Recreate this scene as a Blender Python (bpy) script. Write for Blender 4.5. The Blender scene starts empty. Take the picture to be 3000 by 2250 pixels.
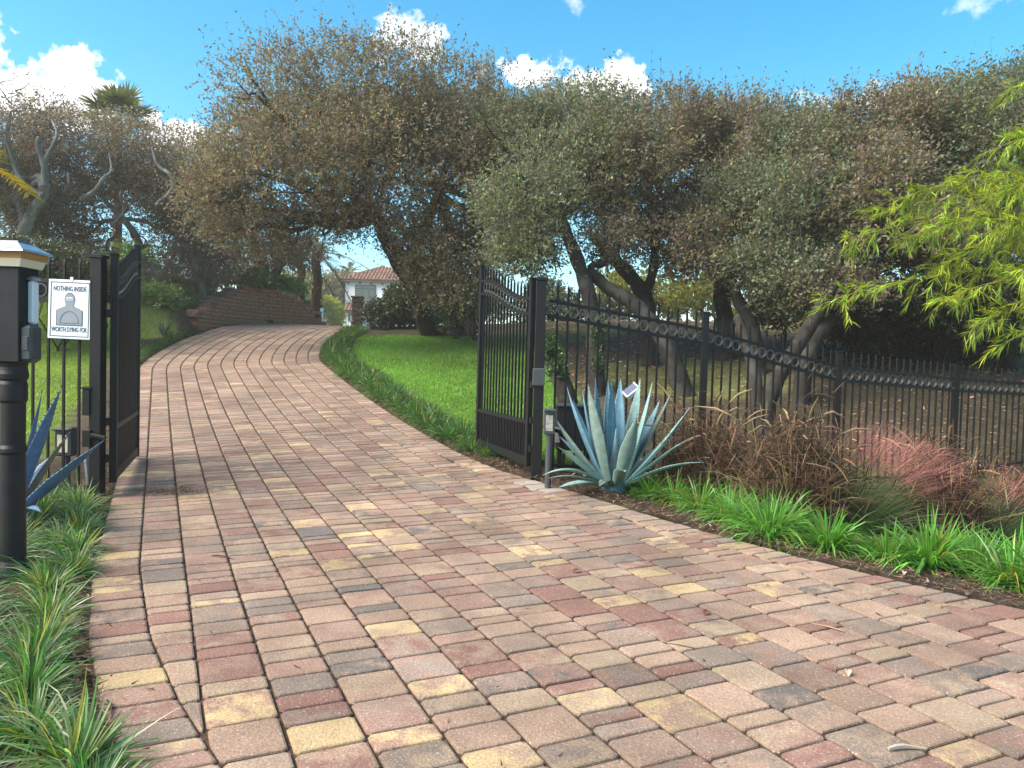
import bpy, math, random
import numpy as np
from mathutils import Matrix, Vector

# ------------------------------------------------------------------ camera, sky, sun, exposure
S = bpy.context.scene
COL = S.collection
rng = np.random.default_rng(7)
random.seed(7)

F = 2200.0                                     # focal length in pixels of the 3000 px wide photograph
PITCH, ROLL = math.radians(2.1), math.radians(1.6)
_f = np.array([0, math.cos(PITCH), -math.sin(PITCH)])
_u = np.array([0, math.sin(PITCH), math.cos(PITCH)])
_x = np.array([1.0, 0, 0])
CU = math.cos(ROLL) * _u - math.sin(ROLL) * _x
CX = math.cos(ROLL) * _x + math.sin(ROLL) * _u
CAM = np.array([0, 0, 1.2])

cam = bpy.data.cameras.new('camera')
cam.sensor_width = 36.0
cam.lens = F / 3000 * 36
cam.clip_start, cam.clip_end = 0.05, 3000
camo = bpy.data.objects.new('camera', cam)
COL.objects.link(camo)
m = Matrix.Identity(4)
for i in range(3):
    m[i][0], m[i][1], m[i][2], m[i][3] = CX[i], CU[i], -_f[i], CAM[i]
camo.matrix_world = m
S.camera = camo

SUN_EL, SUN_AZ = math.radians(42), math.radians(-112)      # azimuth from +Y, positive towards +X
SUN_DIR = np.array([math.sin(SUN_AZ) * math.cos(SUN_EL), math.cos(SUN_AZ) * math.cos(SUN_EL), math.sin(SUN_EL)])
sl = bpy.data.lights.new('sun', 'SUN')
sl.energy = 3.2
sl.angle = math.radians(50)
sl.color = (1.0, 0.90, 0.75)
so = bpy.data.objects.new('sun', sl)
COL.objects.link(so)
so.rotation_euler = Vector(-SUN_DIR).to_track_quat('-Z', 'Y').to_euler()

S.view_settings.view_transform = 'Standard'
S.view_settings.look = 'None'
S.view_settings.gamma = 1.0
S.view_settings.use_curve_mapping = False
S.view_settings.exposure = 1.95

W = bpy.data.worlds.new('World')
S.world = W
W.use_nodes = True


def at(px, py, Y):
    """survey: the point at depth Y seen at photograph pixel (px, py)"""
    d = _f + CX * (px - 1500) / F + CU * (1125 - py) / F
    return CAM + d * (Y / d[1])


def build_world():
    nt = W.node_tree
    nt.nodes.clear()
    N = nt.nodes.new
    L = nt.links.new
    sky = N('ShaderNodeTexSky')
    sky.sky_type = 'NISHITA'
    sky.sun_disc = False
    sky.sun_elevation = SUN_EL
    sky.sun_rotation = SUN_AZ
    sky.air_density, sky.dust_density, sky.ozone_density = 1.0, 0.25, 2.2
    hs = N('ShaderNodeHueSaturation')
    hs.inputs['Hue'].default_value = 0.478
    hs.inputs['Saturation'].default_value = 1.38
    hs.inputs['Value'].default_value = .98
    L(sky.outputs[0], hs.inputs['Color'])
    tc = N('ShaderNodeTexCoord')
    noise = N('ShaderNodeTexNoise')
    noise.inputs['Scale'].default_value = 13
    noise.inputs['Detail'].default_value = 9
    noise.inputs['Roughness'].default_value = 0.56
    L(tc.outputs['Generated'], noise.inputs['Vector'])
    n3 = N('ShaderNodeTexNoise')
    n3.inputs['Scale'].default_value = 46
    n3.inputs['Detail'].default_value = 6
    n3.inputs['Roughness'].default_value = 0.62
    L(tc.outputs['Generated'], n3.inputs['Vector'])
    n2 = N('ShaderNodeTexNoise')
    n2.inputs['Scale'].default_value = 7
    n2.inputs['Detail'].default_value = 5
    L(tc.outputs['Generated'], n2.inputs['Vector'])

    def math_(op, a, b=None, clamp=False):
        n = N('ShaderNodeMath')
        n.operation = op
        n.use_clamp = clamp
        for i, v in enumerate((a, b)):
            if v is None:
                continue
            if isinstance(v, (int, float)):
                n.inputs[i].default_value = v
            else:
                L(v, n.inputs[i])
        return n.outputs[0]

    # (pixel x, pixel y, half width, half height, density) of each cloud in view
    clouds = [(70, 262, 250, 120, 1.0), (190, 215, 100, 80, .9), (560, 392, 130, 62, 1.0), (640, 400, 70, 40, .7), (1170, 112, 120, 60, .75),
              (1720, 262, 170, 66, 1.0), (1570, 215, 120, 52, .9), (1690, 0, 60, 26, .45), (2935, -4, 60, 24, .4),
              (2450, 300, 170, 36, .55)]
    total = None
    for cx, cy, a, b, dens in clouds:
        d = at(cx, cy, 1.0) - CAM
        d /= np.linalg.norm(d)
        r = np.cross(d, [0, 0, 1.0])
        r /= np.linalg.norm(r)
        u = np.cross(r, d)
        uv = []
        for axis, half in ((r, a), (u, b)):
            dp = N('ShaderNodeVectorMath')
            dp.operation = 'DOT_PRODUCT'
            L(tc.outputs['Generated'], dp.inputs[0])
            dp.inputs[1].default_value = tuple(axis / (half / F))
            uv.append(dp.outputs['Value'])
        fr = N('ShaderNodeVectorMath')
        fr.operation = 'DOT_PRODUCT'
        L(tc.outputs['Generated'], fr.inputs[0])
        fr.inputs[1].default_value = tuple(d)
        front = math_('GREATER_THAN', fr.outputs['Value'], 0.5)
        q = math_('SQRT', math_('ADD', math_('MULTIPLY', uv[0], uv[0]), math_('MULTIPLY', uv[1], uv[1])))
        e = math_('SUBTRACT', 1.0, q)
        e = math_('ADD', e, math_('MULTIPLY', math_('SUBTRACT', noise.outputs['Fac'], 0.5), 4.6))
        e = math_('ADD', e, math_('MULTIPLY', math_('SUBTRACT', n3.outputs['Fac'], 0.5), 2.2 if b > 40 else 4.5))
        e = math_('MULTIPLY', math_('MULTIPLY', e, 2.4 if b > 40 else 1.0, True), dens)
        e = math_('MULTIPLY', e, front)
        total = e if total is None else math_('MAXIMUM', total, e)
    # cloud brightness: soft grey bellies
    ramp = N('ShaderNodeMapRange')
    ramp.inputs['From Min'].default_value = 0.3
    ramp.inputs['From Max'].default_value = 0.62
    ramp.inputs['To Min'].default_value = 4.6
    ramp.inputs['To Max'].default_value = 6.4
    L(n2.outputs['Fac'], ramp.inputs['Value'])
    cc = N('ShaderNodeCombineColor')
    for i in range(3):
        L(ramp.outputs[0], cc.inputs[i])
    mix = N('ShaderNodeMix')
    mix.data_type = 'RGBA'
    L(total, mix.inputs[0])
    L(hs.outputs[0], mix.inputs[6])
    L(cc.outputs[0], mix.inputs[7])
    bg = N('ShaderNodeBackground')
    bg.inputs['Strength'].default_value = 0.073
    L(mix.outputs[2], bg.inputs['Color'])
    out = N('ShaderNodeOutputWorld')
    L(bg.outputs[0], out.inputs[0])


build_world()

# ------------------------------------------------------------------ terrain heights and the drive's plan
_PY = [-6, 0, 4, 5.66, 6.9, 8.5, 10.2, 12.2, 14.2, 17, 19.5, 21, 22.5, 24, 27, 35, 50]
_PZ = [0, 0, 0, .04, .1, .22, .375, .63, .93, 1.38, 1.76, 1.93, 1.97, 1.9, 1.6, 1.0, .4]
_yy = np.linspace(-6, 60, 3301)
_zz = np.interp(_yy, _PY, _PZ)
_k = np.exp(-.5 * (np.arange(-60, 61) / 25.) ** 2)
_zz = np.convolve(np.pad(_zz, 60, mode='edge'), _k / _k.sum(), 'valid')


def prof(y):
    return np.interp(y, _yy, _zz)


# reference joint line of the paving: heading as a function of arc length
_hs = [-30, 12.3, 13.0, 14.5, 16.5, 18.5, 20, 22, 25, 28, 40]
_hd = [-25.3, -25.3, -17, -11, -5, 0, 12, 35, 70, 90, 90]
_ss = np.linspace(-8, 34, 4201)
_hh = np.radians(np.convolve(np.pad(np.interp(_ss, _hs, _hd), 40, mode='edge'), np.ones(81) / 81, 'valid'))
_ds = _ss[1] - _ss[0]
_px = np.concatenate([[0], np.cumsum(np.sin(_hh[:-1]) * _ds)])
_py = np.concatenate([[0], np.cumsum(np.cos(_hh[:-1]) * _ds)])
_i0 = np.searchsorted(_ss, 0)
_px += -.89 - _px[_i0]
_py += 2.23 - _py[_i0]


def sd(s, d):
    """plan position at arc length s and offset d to the right of the reference line"""
    x, y, h = np.interp(s, _ss, _px), np.interp(s, _ss, _py), np.interp(s, _ss, _hh)
    return np.array([x + np.cos(h) * d, y - np.sin(h) * d])


_LS = [-8, -4, -2, -.5, 0, .38, 1.03, 2.08, 3.6, 40]
_LD = [1.6, .95, .5, .11, 0.0, -.076, -.166, -.225, -.2275, -.2275]
_RS = [-8, -5, -3, -1.5, -.14, .91, 1.7, 3.09, 4.1, 5, 40]
_RD = [13, 8, 5.5, 4.4, 3.8, 3.47, 3.29, 3.05, 2.8, 2.73, 2.73]
PW = .2275


def dL(s):
    return np.interp(s, _LS, _LD)              # inner line of the left border course


def dR(s):
    return np.interp(s, _RS, _RD)              # outer edge on the right


def side_tables():
    ss = np.linspace(-5, 19, 400)
    l = np.array([sd(s, dL(s) - PW) for s in ss])
    r = np.array([sd(s, dR(s)) for s in ss])
    return l, r


_EL, _ER = side_tables()


def sstep(a, b, v):
    t = np.clip((v - a) / (b - a), 0, 1)
    return t * t * (3 - 2 * t)


def edge_x(y):
    return np.interp(y, _EL[:, 1], _EL[:, 0]), np.interp(y, _ER[:, 1], _ER[:, 0])


WALL_S = np.linspace(17.55, 24.2, 60)
WALL_P = np.array([sd(s, -PW * 2 - .34) for s in WALL_S])


def behind_wall(x, y):
    """signed distance behind the retaining wall line (positive = retained side)"""
    x, y = np.asarray(x, float), np.asarray(y, float)
    best = np.full(x.shape, 1e9)
    sign = np.zeros(x.shape)
    for i in range(len(WALL_P) - 1):
        a, b = WALL_P[i], WALL_P[i + 1]
        ab = b - a
        t = np.clip(((x - a[0]) * ab[0] + (y - a[1]) * ab[1]) / (ab @ ab), 0, 1)
        dx, dy = x - a[0] - t * ab[0], y - a[1] - t * ab[1]
        d = np.hypot(dx, dy)
        c = ab[0] * (y - a[1]) - ab[1] * (x - a[0])
        m_ = d < best
        best = np.where(m_, d, best)
        sign = np.where(m_, np.sign(c), sign)
    return best * sign


def ground_z(x, y):
    x, y = np.asarray(x, float), np.asarray(y, float)
    xl, xr = edge_x(y)
    pz = prof(y)
    plate = np.maximum.accumulate(_zz)
    pl = np.interp(y, _yy, plate) + .012 * np.clip(y - 22, 0, 200)
    sh = np.clip(y - 25, 0, 60)
    w = np.maximum(sstep(-3.2, -.5, x), sstep(9.5, 13.5, -x - .35 * sh))
    z = pz * (1 - w) + pl * w
    dr, dl = x - xr, xl - x
    near = 1 - sstep(8.5, 12.5, y)
    right = np.clip(dr, 0, None)
    z = z - near * np.clip(right * .07, 0, .36) + (1 - near) * np.clip(right * .05, 0, .4)
    left = np.clip(dl, 0, None)
    z = z + sstep(14.6, 18.2, y) * sstep(.5, 3.0, left) * 1.15 * np.where(y < 19, 1, np.where(x < -8.6, 1, 0))
    z = z + sstep(8, 14, y) * np.clip(left - 3, 0, 12) * .035
    # the retained bed behind the wall
    bw = behind_wall(x, y)
    inreg = (x > -9.6) & (x < -.268 * y) & (y > 17.6) & (y < 27)
    z = np.where(inreg & (bw > .12), np.maximum(z, np.minimum(2.92, 1.95 + .62 * np.clip(bw + (y < 19.3) * -.2, 0, 3)) - .25 * sstep(-6.6, -5.0, x)), z)
    return z


# ------------------------------------------------------------------ helpers
class MB:
    """collects polygons, then links them as ONE mesh object"""

    def __init__(self):
        self.v, self.f, self.c = [], [], []
        self.n = 0

    def add(self, verts, faces, col=None):
        self.v.extend([tuple(p) for p in verts])
        for f in faces:
            self.f.append(tuple(i + self.n for i in f))
            self.c.append(col)
        self.n += len(verts)

    def box(self, c, s, ax=(1, 0, 0), ay=None, az=(0, 0, 1), bev=0, col=None):
        """centre c, full sizes s, optional axes"""
        c = np.array(c, float)
        ax = np.array(ax, float) / np.linalg.norm(ax)
        az = np.array(az, float) / np.linalg.norm(az)
        ay = np.cross(az, ax) if ay is None else np.array(ay, float)
        h = np.array(s, float) / 2
        if bev <= 0:
            vs = [c + ax * h[0] * i + ay * h[1] * j + az * h[2] * k for k in (-1, 1) for j in (-1, 1) for i in (-1, 1)]
            self.add(vs, [(0, 2, 3, 1), (4, 5, 7, 6), (0, 1, 5, 4), (2, 6, 7, 3), (0, 4, 6, 2), (1, 3, 7, 5)], col)
        else:
            rings = []
            for (z, ins) in ((-h[2], bev), (-h[2] + bev, 0), (h[2] - bev, 0), (h[2], bev)):
                a, b = h[0] - ins, h[1] - ins
                k = bev * .6 if ins == 0 else 0.0
                pts = [(-a + k, -b), (a - k, -b), (a, -b + k), (a, b - k), (a - k, b), (-a + k, b), (-a, b - k), (-a, -b + k)]
                rings.append([c + ax * p[0] + ay * p[1] + az * z for p in pts])
            vs = [p for r in rings for p in r]
            fs = [tuple(range(7, -1, -1)), tuple(range(24, 32))]
            for r in range(3):
                for i in range(8):
                    j = (i + 1) % 8
                    fs.append((r * 8 + i, r * 8 + j, r * 8 + 8 + j, r * 8 + 8 + i))
            self.add(vs, fs, col)

    def tube(self, pts, rad, sides=6, col=None, caps=True, squash=None):
        pts = [np.array(p, float) for p in pts]
        n = len(pts)
        rad = [rad] * n if isinstance(rad, (int, float)) else list(rad)
        vs, fs = [], []
        t0 = pts[1] - pts[0]
        ref = np.array([0, 0, 1.0]) if abs(t0[2]) < .9 * np.linalg.norm(t0) else np.array([1.0, 0, 0])
        a = np.cross(t0, ref)
        a /= np.linalg.norm(a)
        for i in range(n):
            t = pts[min(i + 1, n - 1)] - pts[max(i - 1, 0)]
            t = t / (np.linalg.norm(t) + 1e-9)
            a = a - t * (a @ t)
            a /= (np.linalg.norm(a) + 1e-9)
            b = np.cross(t, a)
            for k in range(sides):
                an = 2 * math.pi * (k + .5) / sides
                vs.append(pts[i] + (a * math.cos(an) + b * math.sin(an)) * rad[i])
        for i in range(n - 1):
            for k in range(sides):
                j = (k + 1) % sides
                fs.append((i * sides + k, i * sides + j, (i + 1) * sides + j, (i + 1) * sides + k))
        if caps:
            fs.append(tuple(range(sides - 1, -1, -1)))
            fs.append(tuple((n - 1) * sides + k for k in range(sides)))
        self.add(vs, fs, col)

    def lathe(self, c, prof_, sides=20, col=None, axis=(0, 0, 1)):
        az = np.array(axis, float)
        az /= np.linalg.norm(az)
        ax = np.cross(az, [0, 1, 0.3])
        ax /= np.linalg.norm(ax)
        ay = np.cross(az, ax)
        c = np.array(c, float)
        vs = [c + (ax * math.cos(2 * math.pi * k / sides) + ay * math.sin(2 * math.pi * k / sides)) * r + az * z for r, z in prof_ for k in range(sides)]
        fs = []
        for i in range(len(prof_) - 1):
            for k in range(sides):
                j = (k + 1) % sides
                fs.append((i * sides + k, i * sides + j, (i + 1) * sides + j, (i + 1) * sides + k))
        fs.append(tuple(range(sides - 1, -1, -1)))
        fs.append(tuple((len(prof_) - 1) * sides + k for k in range(sides)))
        self.add(vs, fs, col)

    def build(self, name, mat, parent=None, smooth=False, cols2=None):
        me = bpy.data.meshes.new(name)
        off = np.array(parent_loc(parent))
        me.from_pydata([tuple(np.array(p) - off) for p in self.v], [], self.f)
        if any(c is not None for c in self.c):
            a = me.attributes.new('col', 'FLOAT_COLOR', 'FACE')
            a.data.foreach_set('color', np.array([tuple(c or (.5, .5, .5)) + (1,) for c in self.c], np.float32).ravel())
        if cols2 is not None:
            a = me.attributes.new('col2', 'FLOAT_COLOR', 'FACE')
            a.data.foreach_set('color', np.array([tuple(c) + (1,) for c in cols2], np.float32).ravel())
        if smooth:
            me.polygons.foreach_set('use_smooth', [True] * len(me.polygons))
        me.materials.append(mat)
        return link(name, me, parent)


def parent_loc(p):
    loc = np.zeros(3)
    while p is not None:
        loc += np.array(p.location)
        p = p.parent
    return loc


def link(name, me, parent=None, loc=None):
    o = bpy.data.objects.new(name, me)
    COL.objects.link(o)
    if parent is not None:
        o.parent = parent
    if loc is not None:
        o.location = tuple(loc)
    return o


def thing(name, label, cat, loc=(0, 0, 0), group=None, rotz=0):
    o = bpy.data.objects.new(name, None)
    COL.objects.link(o)
    o.empty_display_size = .1
    o.location = tuple(float(v) for v in loc)
    o.rotation_euler = (0, 0, rotz)
    o['label'], o['category'] = label, cat
    if group:
        o['group'] = group
    return o


def tag(o, label=None, cat=None, group=None, kind=None):
    for k, v in (('label', label), ('category', cat), ('group', group), ('kind', kind)):
        if v:
            o[k] = v
    return o


def dup(root, loc, rotz, label, group=None, scale=1.0):
    r = root.copy()
    COL.objects.link(r)
    r.location = tuple(float(v) for v in loc)
    r.rotation_euler = (0, 0, rotz)
    r.scale = (scale,) * 3
    r['label'] = label
    if group:
        r['group'] = group
    for ch in list(root.children):
        c = ch.copy()
        COL.objects.link(c)
        c.parent = r
        for g in ch.children:
            d = g.copy()
            COL.objects.link(d)
            d.parent = c
    return r


def quads(name, V, C, mat, parent=None, npts=4, extra_tris=None):
    """V (N, npts, 3) one polygon each, C (N, 3) face colours"""
    V = np.asarray(V, np.float64)
    N = len(V)
    V = V - parent_loc(parent)
    me = bpy.data.meshes.new(name)
    me.vertices.add(N * npts)
    me.vertices.foreach_set('co', V.astype(np.float32).ravel())
    me.loops.add(N * npts)
    me.loops.foreach_set('vertex_index', np.arange(N * npts, dtype=np.int32))
    me.polygons.add(N)
    me.polygons.foreach_set('loop_start', np.arange(N, dtype=np.int32) * npts)
    me.polygons.foreach_set('loop_total', np.full(N, npts, np.int32))
    me.update(calc_edges=True)
    a = me.attributes.new('col', 'FLOAT_COLOR', 'FACE')
    a.data.foreach_set('color', np.concatenate([C, np.ones((N, 1))], 1).astype(np.float32).ravel())
    me.materials.append(mat)
    return link(name, me, parent)


def norm(v):
    return v / (np.linalg.norm(v, axis=-1, keepdims=True) + 1e-9)


def ribbons(P0, D, L, Wd, droop, col, seg=3, twist=0.5, side=None, taper=1.0, gv=(0, 0, -1.0), fold=0.0):
    """blades: start P0, direction D, length L, width Wd, quadratic droop -> (polys (N*seg,4,3), cols)"""
    N = len(P0)
    L = np.broadcast_to(L, (N,))
    Wd = np.broadcast_to(Wd, (N,))
    droop = np.broadcast_to(droop, (N,))
    if side is None:
        side = np.cross(D, np.array([0, 0, 1.0]) + rng.normal(0, .15, (N, 3)))
        side = norm(side)
        side = norm(side + rng.normal(0, twist, (N, 3)))
    ts = np.linspace(0, 1, seg + 1)
    prof_w = np.where(ts < .35, .65 + ts, 1.0) * (1 - np.clip((ts - .3) / .7, 0, 1) ** 1.6 * taper * .97)
    pts = []
    gv = np.array(gv)
    for t, w in zip(ts, prof_w):
        c = P0 + D * (L * t)[:, None] + gv * (L * droop * t * t)[:, None]
        hw = side * (Wd * w * .5)[:, None]
        pts.append((c - hw, c + hw))
    polys = np.stack([np.stack([pts[i][0], pts[i][1], pts[i + 1][1], pts[i + 1][0]], 1) for i in range(seg)], 1)
    cols = np.repeat(col[:, None, :], seg, 1)
    return polys.reshape(-1, 4, 3), cols.reshape(-1, 3)


def vary(base, n, amt=.25, hue=.12):
    base = np.array(base)
    v = np.exp(rng.normal(0, amt, (n, 1)))
    h = np.exp(rng.normal(0, hue, (n, 3)))
    return base * v * h


# ------------------------------------------------------------------ materials
def new_mat(name):
    mt = bpy.data.materials.new(name)
    mt.use_nodes = True
    nt = mt.node_tree
    b = nt.nodes['Principled BSDF']
    return mt, nt, b


def node(nt, t, **kw):
    n = nt.nodes.new(t)
    for k, v in kw.items():
        if k in n.inputs:
            n.inputs[k].default_value = v
        else:
            setattr(n, k, v)
    return n


def mixc(nt, fac, a, b, mode='MIX'):
    n = nt.nodes.new('ShaderNodeMix')
    n.data_type = 'RGBA'
    n.blend_type = mode
    for s, v in ((0, fac), (6, a), (7, b)):
        if isinstance(v, (int, float)):
            n.inputs[s].default_value = v
        elif isinstance(v, tuple):
            n.inputs[s].default_value = v + (1,) if len(v) == 3 else v
        else:
            nt.links.new(v, n.inputs[s])
    return n.outputs[2]


def ramp(nt, src, stops):
    n = nt.nodes.new('ShaderNodeValToRGB')
    e = n.color_ramp.elements
    while len(e) < len(stops):
        e.new(0.5)
    for el, (p, c) in zip(e, stops):
        el.position = p
        el.color = (c, c, c, 1) if isinstance(c, (int, float)) else tuple(c) + (1,)
    nt.links.new(src, n.inputs[0])
    return n.outputs[0]


def pos_noise(nt, scale, detail=4, rough=.55, coord='Position', vec_scale=None):
    if coord == 'Position':
        g = node(nt, 'ShaderNodeNewGeometry').outputs['Position']
    else:
        g = node(nt, 'ShaderNodeTexCoord').outputs[coord]
    if vec_scale:
        mp = node(nt, 'ShaderNodeMapping')
        mp.inputs['Scale'].default_value = vec_scale
        nt.links.new(g, mp.inputs[0])
        g = mp.outputs[0]
    n = node(nt, 'ShaderNodeTexNoise', Scale=scale, Detail=detail, Roughness=rough)
    nt.links.new(g, n.inputs['Vector'])
    return n.outputs['Fac']


def bump(nt, b, h, strength=.4, dist=.01):
    n = node(nt, 'ShaderNodeBump', Strength=strength, Distance=dist)
    nt.links.new(h, n.inputs['Height'])
    nt.links.new(n.outputs[0], b.inputs['Normal'])


def leaf_mat(name, rough=.5, spec=.35, trans=.35, tint=(1.5, 1.5, .6)):
    mt, nt, b = new_mat(name)
    a = node(nt, 'ShaderNodeAttribute', attribute_name='col')
    nt.links.new(a.outputs['Color'], b.inputs['Base Color'])
    b.inputs['Roughness'].default_value = rough
    b.inputs['Specular IOR Level'].default_value = spec
    tr = node(nt, 'ShaderNodeBsdfTranslucent')
    c = mixc(nt, 1.0, a.outputs['Color'], tint, 'MULTIPLY')
    nt.links.new(c, tr.inputs['Color'])
    ms = node(nt, 'ShaderNodeMixShader')
    ms.inputs[0].default_value = trans
    nt.links.new(b.outputs[0], ms.inputs[1])
    nt.links.new(tr.outputs[0], ms.inputs[2])
    nt.links.new(ms.outputs[0], nt.nodes['Material Output'].inputs['Surface'])
    return mt


def plain(name, color, rough=.6, metal=0., noise=0., nscale=20., spec=.5, bmp=0.):
    mt, nt, b = new_mat(name)
    b.inputs['Roughness'].default_value = rough
    b.inputs['Metallic'].default_value = metal
    b.inputs['Specular IOR Level'].default_value = spec
    if noise > 0:
        f = pos_noise(nt, nscale)
        k1 = tuple(max(0, c * (1 - noise)) for c in color)
        k2 = tuple(min(1, c * (1 + noise)) for c in color)
        r_ = ramp(nt, f, [(.3, k1), (.7, k2)])
        nt.links.new(r_, b.inputs['Base Color'])
        if bmp:
            bump(nt, b, f, bmp, .004)
    else:
        b.inputs['Base Color'].default_value = tuple(color) + (1,)
    return mt


def bark_mat(name, dark, light, lich):
    mt, nt, b = new_mat(name)
    n1 = pos_noise(nt, 9, 6, .65, vec_scale=(1, 1, .35))
    n2 = pos_noise(nt, 3.2, 4)
    c = ramp(nt, n1, [(.3, dark), (.7, light)])
    c = mixc(nt, ramp(nt, n2, [(.5, 0.), (.66, .8)]), c, lich)
    nt.links.new(c, b.inputs['Base Color'])
    b.inputs['Roughness'].default_value = .9
    b.inputs['Specular IOR Level'].default_value = .2
    bump(nt, b, n1, .8, .03)
    return mt


def paver_mat():
    mt, nt, b = new_mat('paver_concrete')
    a = node(nt, 'ShaderNodeAttribute', attribute_name='col').outputs['Color']
    a2 = node(nt, 'ShaderNodeAttribute', attribute_name='col2').outputs['Color']
    blend = ramp(nt, pos_noise(nt, 9, 5, .6, vec_scale=(1, 1, .2)), [(.45, 0.), (.6, 1.)])
    c = mixc(nt, blend, a, a2)
    fine = pos_noise(nt, 95, 3, .7)
    c = mixc(nt, 1.0, c, ramp(nt, fine, [(.25, .6), (.75, 1.36)]), 'MULTIPLY')
    vor = node(nt, 'ShaderNodeTexVoronoi', Scale=80.)
    nt.links.new(node(nt, 'ShaderNodeNewGeometry').outputs['Position'], vor.inputs['Vector'])
    speck = ramp(nt, vor.outputs['Distance'], [(.17, .5), (.27, 0.)])
    sel = ramp(nt, pos_noise(nt, 60, 1), [(.46, 0.), (.6, 1.)])
    sp = node(nt, 'ShaderNodeMath', operation='MULTIPLY')
    nt.links.new(speck, sp.inputs[0])
    nt.links.new(sel, sp.inputs[1])
    c = mixc(nt, sp.outputs[0], c, (.62, .57, .52))
    dirt = ramp(nt, pos_noise(nt, 1.7, 5, .65), [(.36, .7), (.64, 1.08)])
    c = mixc(nt, 1.0, c, dirt, 'MULTIPLY')
    nt.links.new(c, b.inputs['Base Color'])
    b.inputs['Roughness'].default_value = .82
    b.inputs['Specular IOR Level'].default_value = .3
    bump(nt, b, fine, .8, .005)
    return mt


def terrain_mat():
    mt, nt, b = new_mat('soil_and_turf')
    a = node(nt, 'ShaderNodeAttribute', attribute_name='col').outputs['Color']
    f = pos_noise(nt, 14, 6, .7)
    g = pos_noise(nt, 1.3, 4, .6)
    c = mixc(nt, 1.0, a, ramp(nt, f, [(.25, .55), (.75, 1.45)]), 'MULTIPLY')
    c = mixc(nt, 1.0, c, ramp(nt, g, [(.3, .75), (.7, 1.25)]), 'MULTIPLY')
    nt.links.new(c, b.inputs['Base Color'])
    b.inputs['Roughness'].default_value = .95
    b.inputs['Specular IOR Level'].default_value = .1
    bump(nt, b, f, .7, .04)
    return mt


def agave_mat():
    mt, nt, b = new_mat('agave_skin')
    a = node(nt, 'ShaderNodeAttribute', attribute_name='col').outputs['Color']
    f = pos_noise(nt, 17, 7, .7)
    c = mixc(nt, 1.0, a, ramp(nt, f, [(.3, .68), (.7, 1.22)]), 'MULTIPLY')
    bump(nt, b, f, .35, .006)
    c = mixc(nt, ramp(nt, pos_noise(nt, 60, 3, .7), [(.62, 0.), (.74, .5)]), c, (.14, .12, .09))
    nt.links.new(c, b.inputs['Base Color'])
    b.inputs['Roughness'].default_value = .55
    b.inputs['Specular IOR Level'].default_value = .35
    return mt


M = dict(
    oak_leaf=leaf_mat('oak_leaf', .6, .18, .42, (1.25, 1.15, .8)),
    shrub_leaf=leaf_mat('shrub_leaf', .4, .45, .3),
    blade=leaf_mat('grass_blade', .38, .5, .4, (1.5, 1.6, .5)),
    bamboo_leaf=leaf_mat('bamboo_leaf', .5, .3, .5, (1.5, 1.35, .4)),
    dry=leaf_mat('dry_leaf', .8, .2, .2, (1.2, 1., .8)),
    bark=bark_mat('oak_bark', (.011, .009, .008), (.032, .027, .023), (.05, .05, .043)),
    pale_bark=bark_mat('lichen_bark', (.10, .09, .085), (.24, .225, .215), (.36, .36, .34)),
    palm_bark=bark_mat('palm_bark', (.06, .03, .018), (.17, .09, .05), (.12, .08, .05)),
    iron=plain('black_coated_iron', (.006, .006, .0075), .5, 0., .3, 30, .3),
    dark_post=plain('weathered_black_paint', (.006, .006, .008), .5, 0., .5, 14, .35, .3),
    grey_plastic=plain('dark_grey_plastic', (.045, .05, .055), .45, 0, .15, 40),
    paver=paver_mat(),
    joint=plain('joint_sand', (.058, .038, .027), .95, 0, .5, 60, .1, .5),
    terrain=terrain_mat(),
    agave=agave_mat(),
    wall_block=plain('red_wall_block', (.38, .155, .082), .9, 0, .45, 24, .15, .7),
    wall_cap=plain('grey_red_block', (.2, .12, .1), .9, 0, .4, 24, .15, .7),
    stucco=plain('white_stucco', (.8, .79, .78), .85, 0, .05, 30, .2, .2),
    roof_tile=plain('clay_roof_tile', (.23, .12, .085), .8, 0, .4, 3.0, .25, .3),
    wood=plain('dark_timber', (.07, .04, .028), .7, 0, .3, 20),
    glass=plain('window_glass', (.05, .06, .045), .08, 0, 0, 1, .8),
    frame=plain('dark_window_frame', (.02, .03, .04), .5),
    sign_white=plain('sign_white', (.78, .79, .82), .45, 0, .03, 12),
    sign_ink=plain('sign_ink', (.02, .03, .07), .5),
    sign_grey=plain('sign_grey', (.26, .28, .32), .5),
    white_plastic=plain('white_plastic', (.75, .77, .8), .4),
    cream=plain('cream_lens', (.72, .62, .45), .35),
    amber=plain('amber_lens', (.42, .22, .07), .35),
    solar=plain('blue_solar_panel', (.05, .07, .14), .25, 0, .2, 60),
    cabinet=plain('black_cabinet', (.006, .006, .007), .55),
    steel=plain('galvanised_steel', (.45, .46, .47), .4, .8, .2, 30),
    stone=plain('dark_stacked_stone', (.06, .045, .035), .95, 0, .5, 14, .15, .8),
    plume=leaf_mat('grass_plume', .8, .2, .4, (1.2, 1.1, .9)),
)


def ground_at(px, py):
    """survey: where the sight line through a photograph pixel meets the ground"""
    d = _f + CX * (px - 1500) / F + CU * (1125 - py) / F
    Y = np.linspace(1.0, 40, 8000)
    X_, Z_ = d[0] / d[1] * Y, CAM[2] + d[2] / d[1] * Y
    i = np.where(Z_ <= ground_z(X_, Y))[0]
    i = i[0] if len(i) else -1
    return np.array([X_[i], Y[i], float(ground_z(X_[i], Y[i]))])


def gz(x, y):
    return float(ground_z(np.array([x]), np.array([y]))[0])


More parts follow.
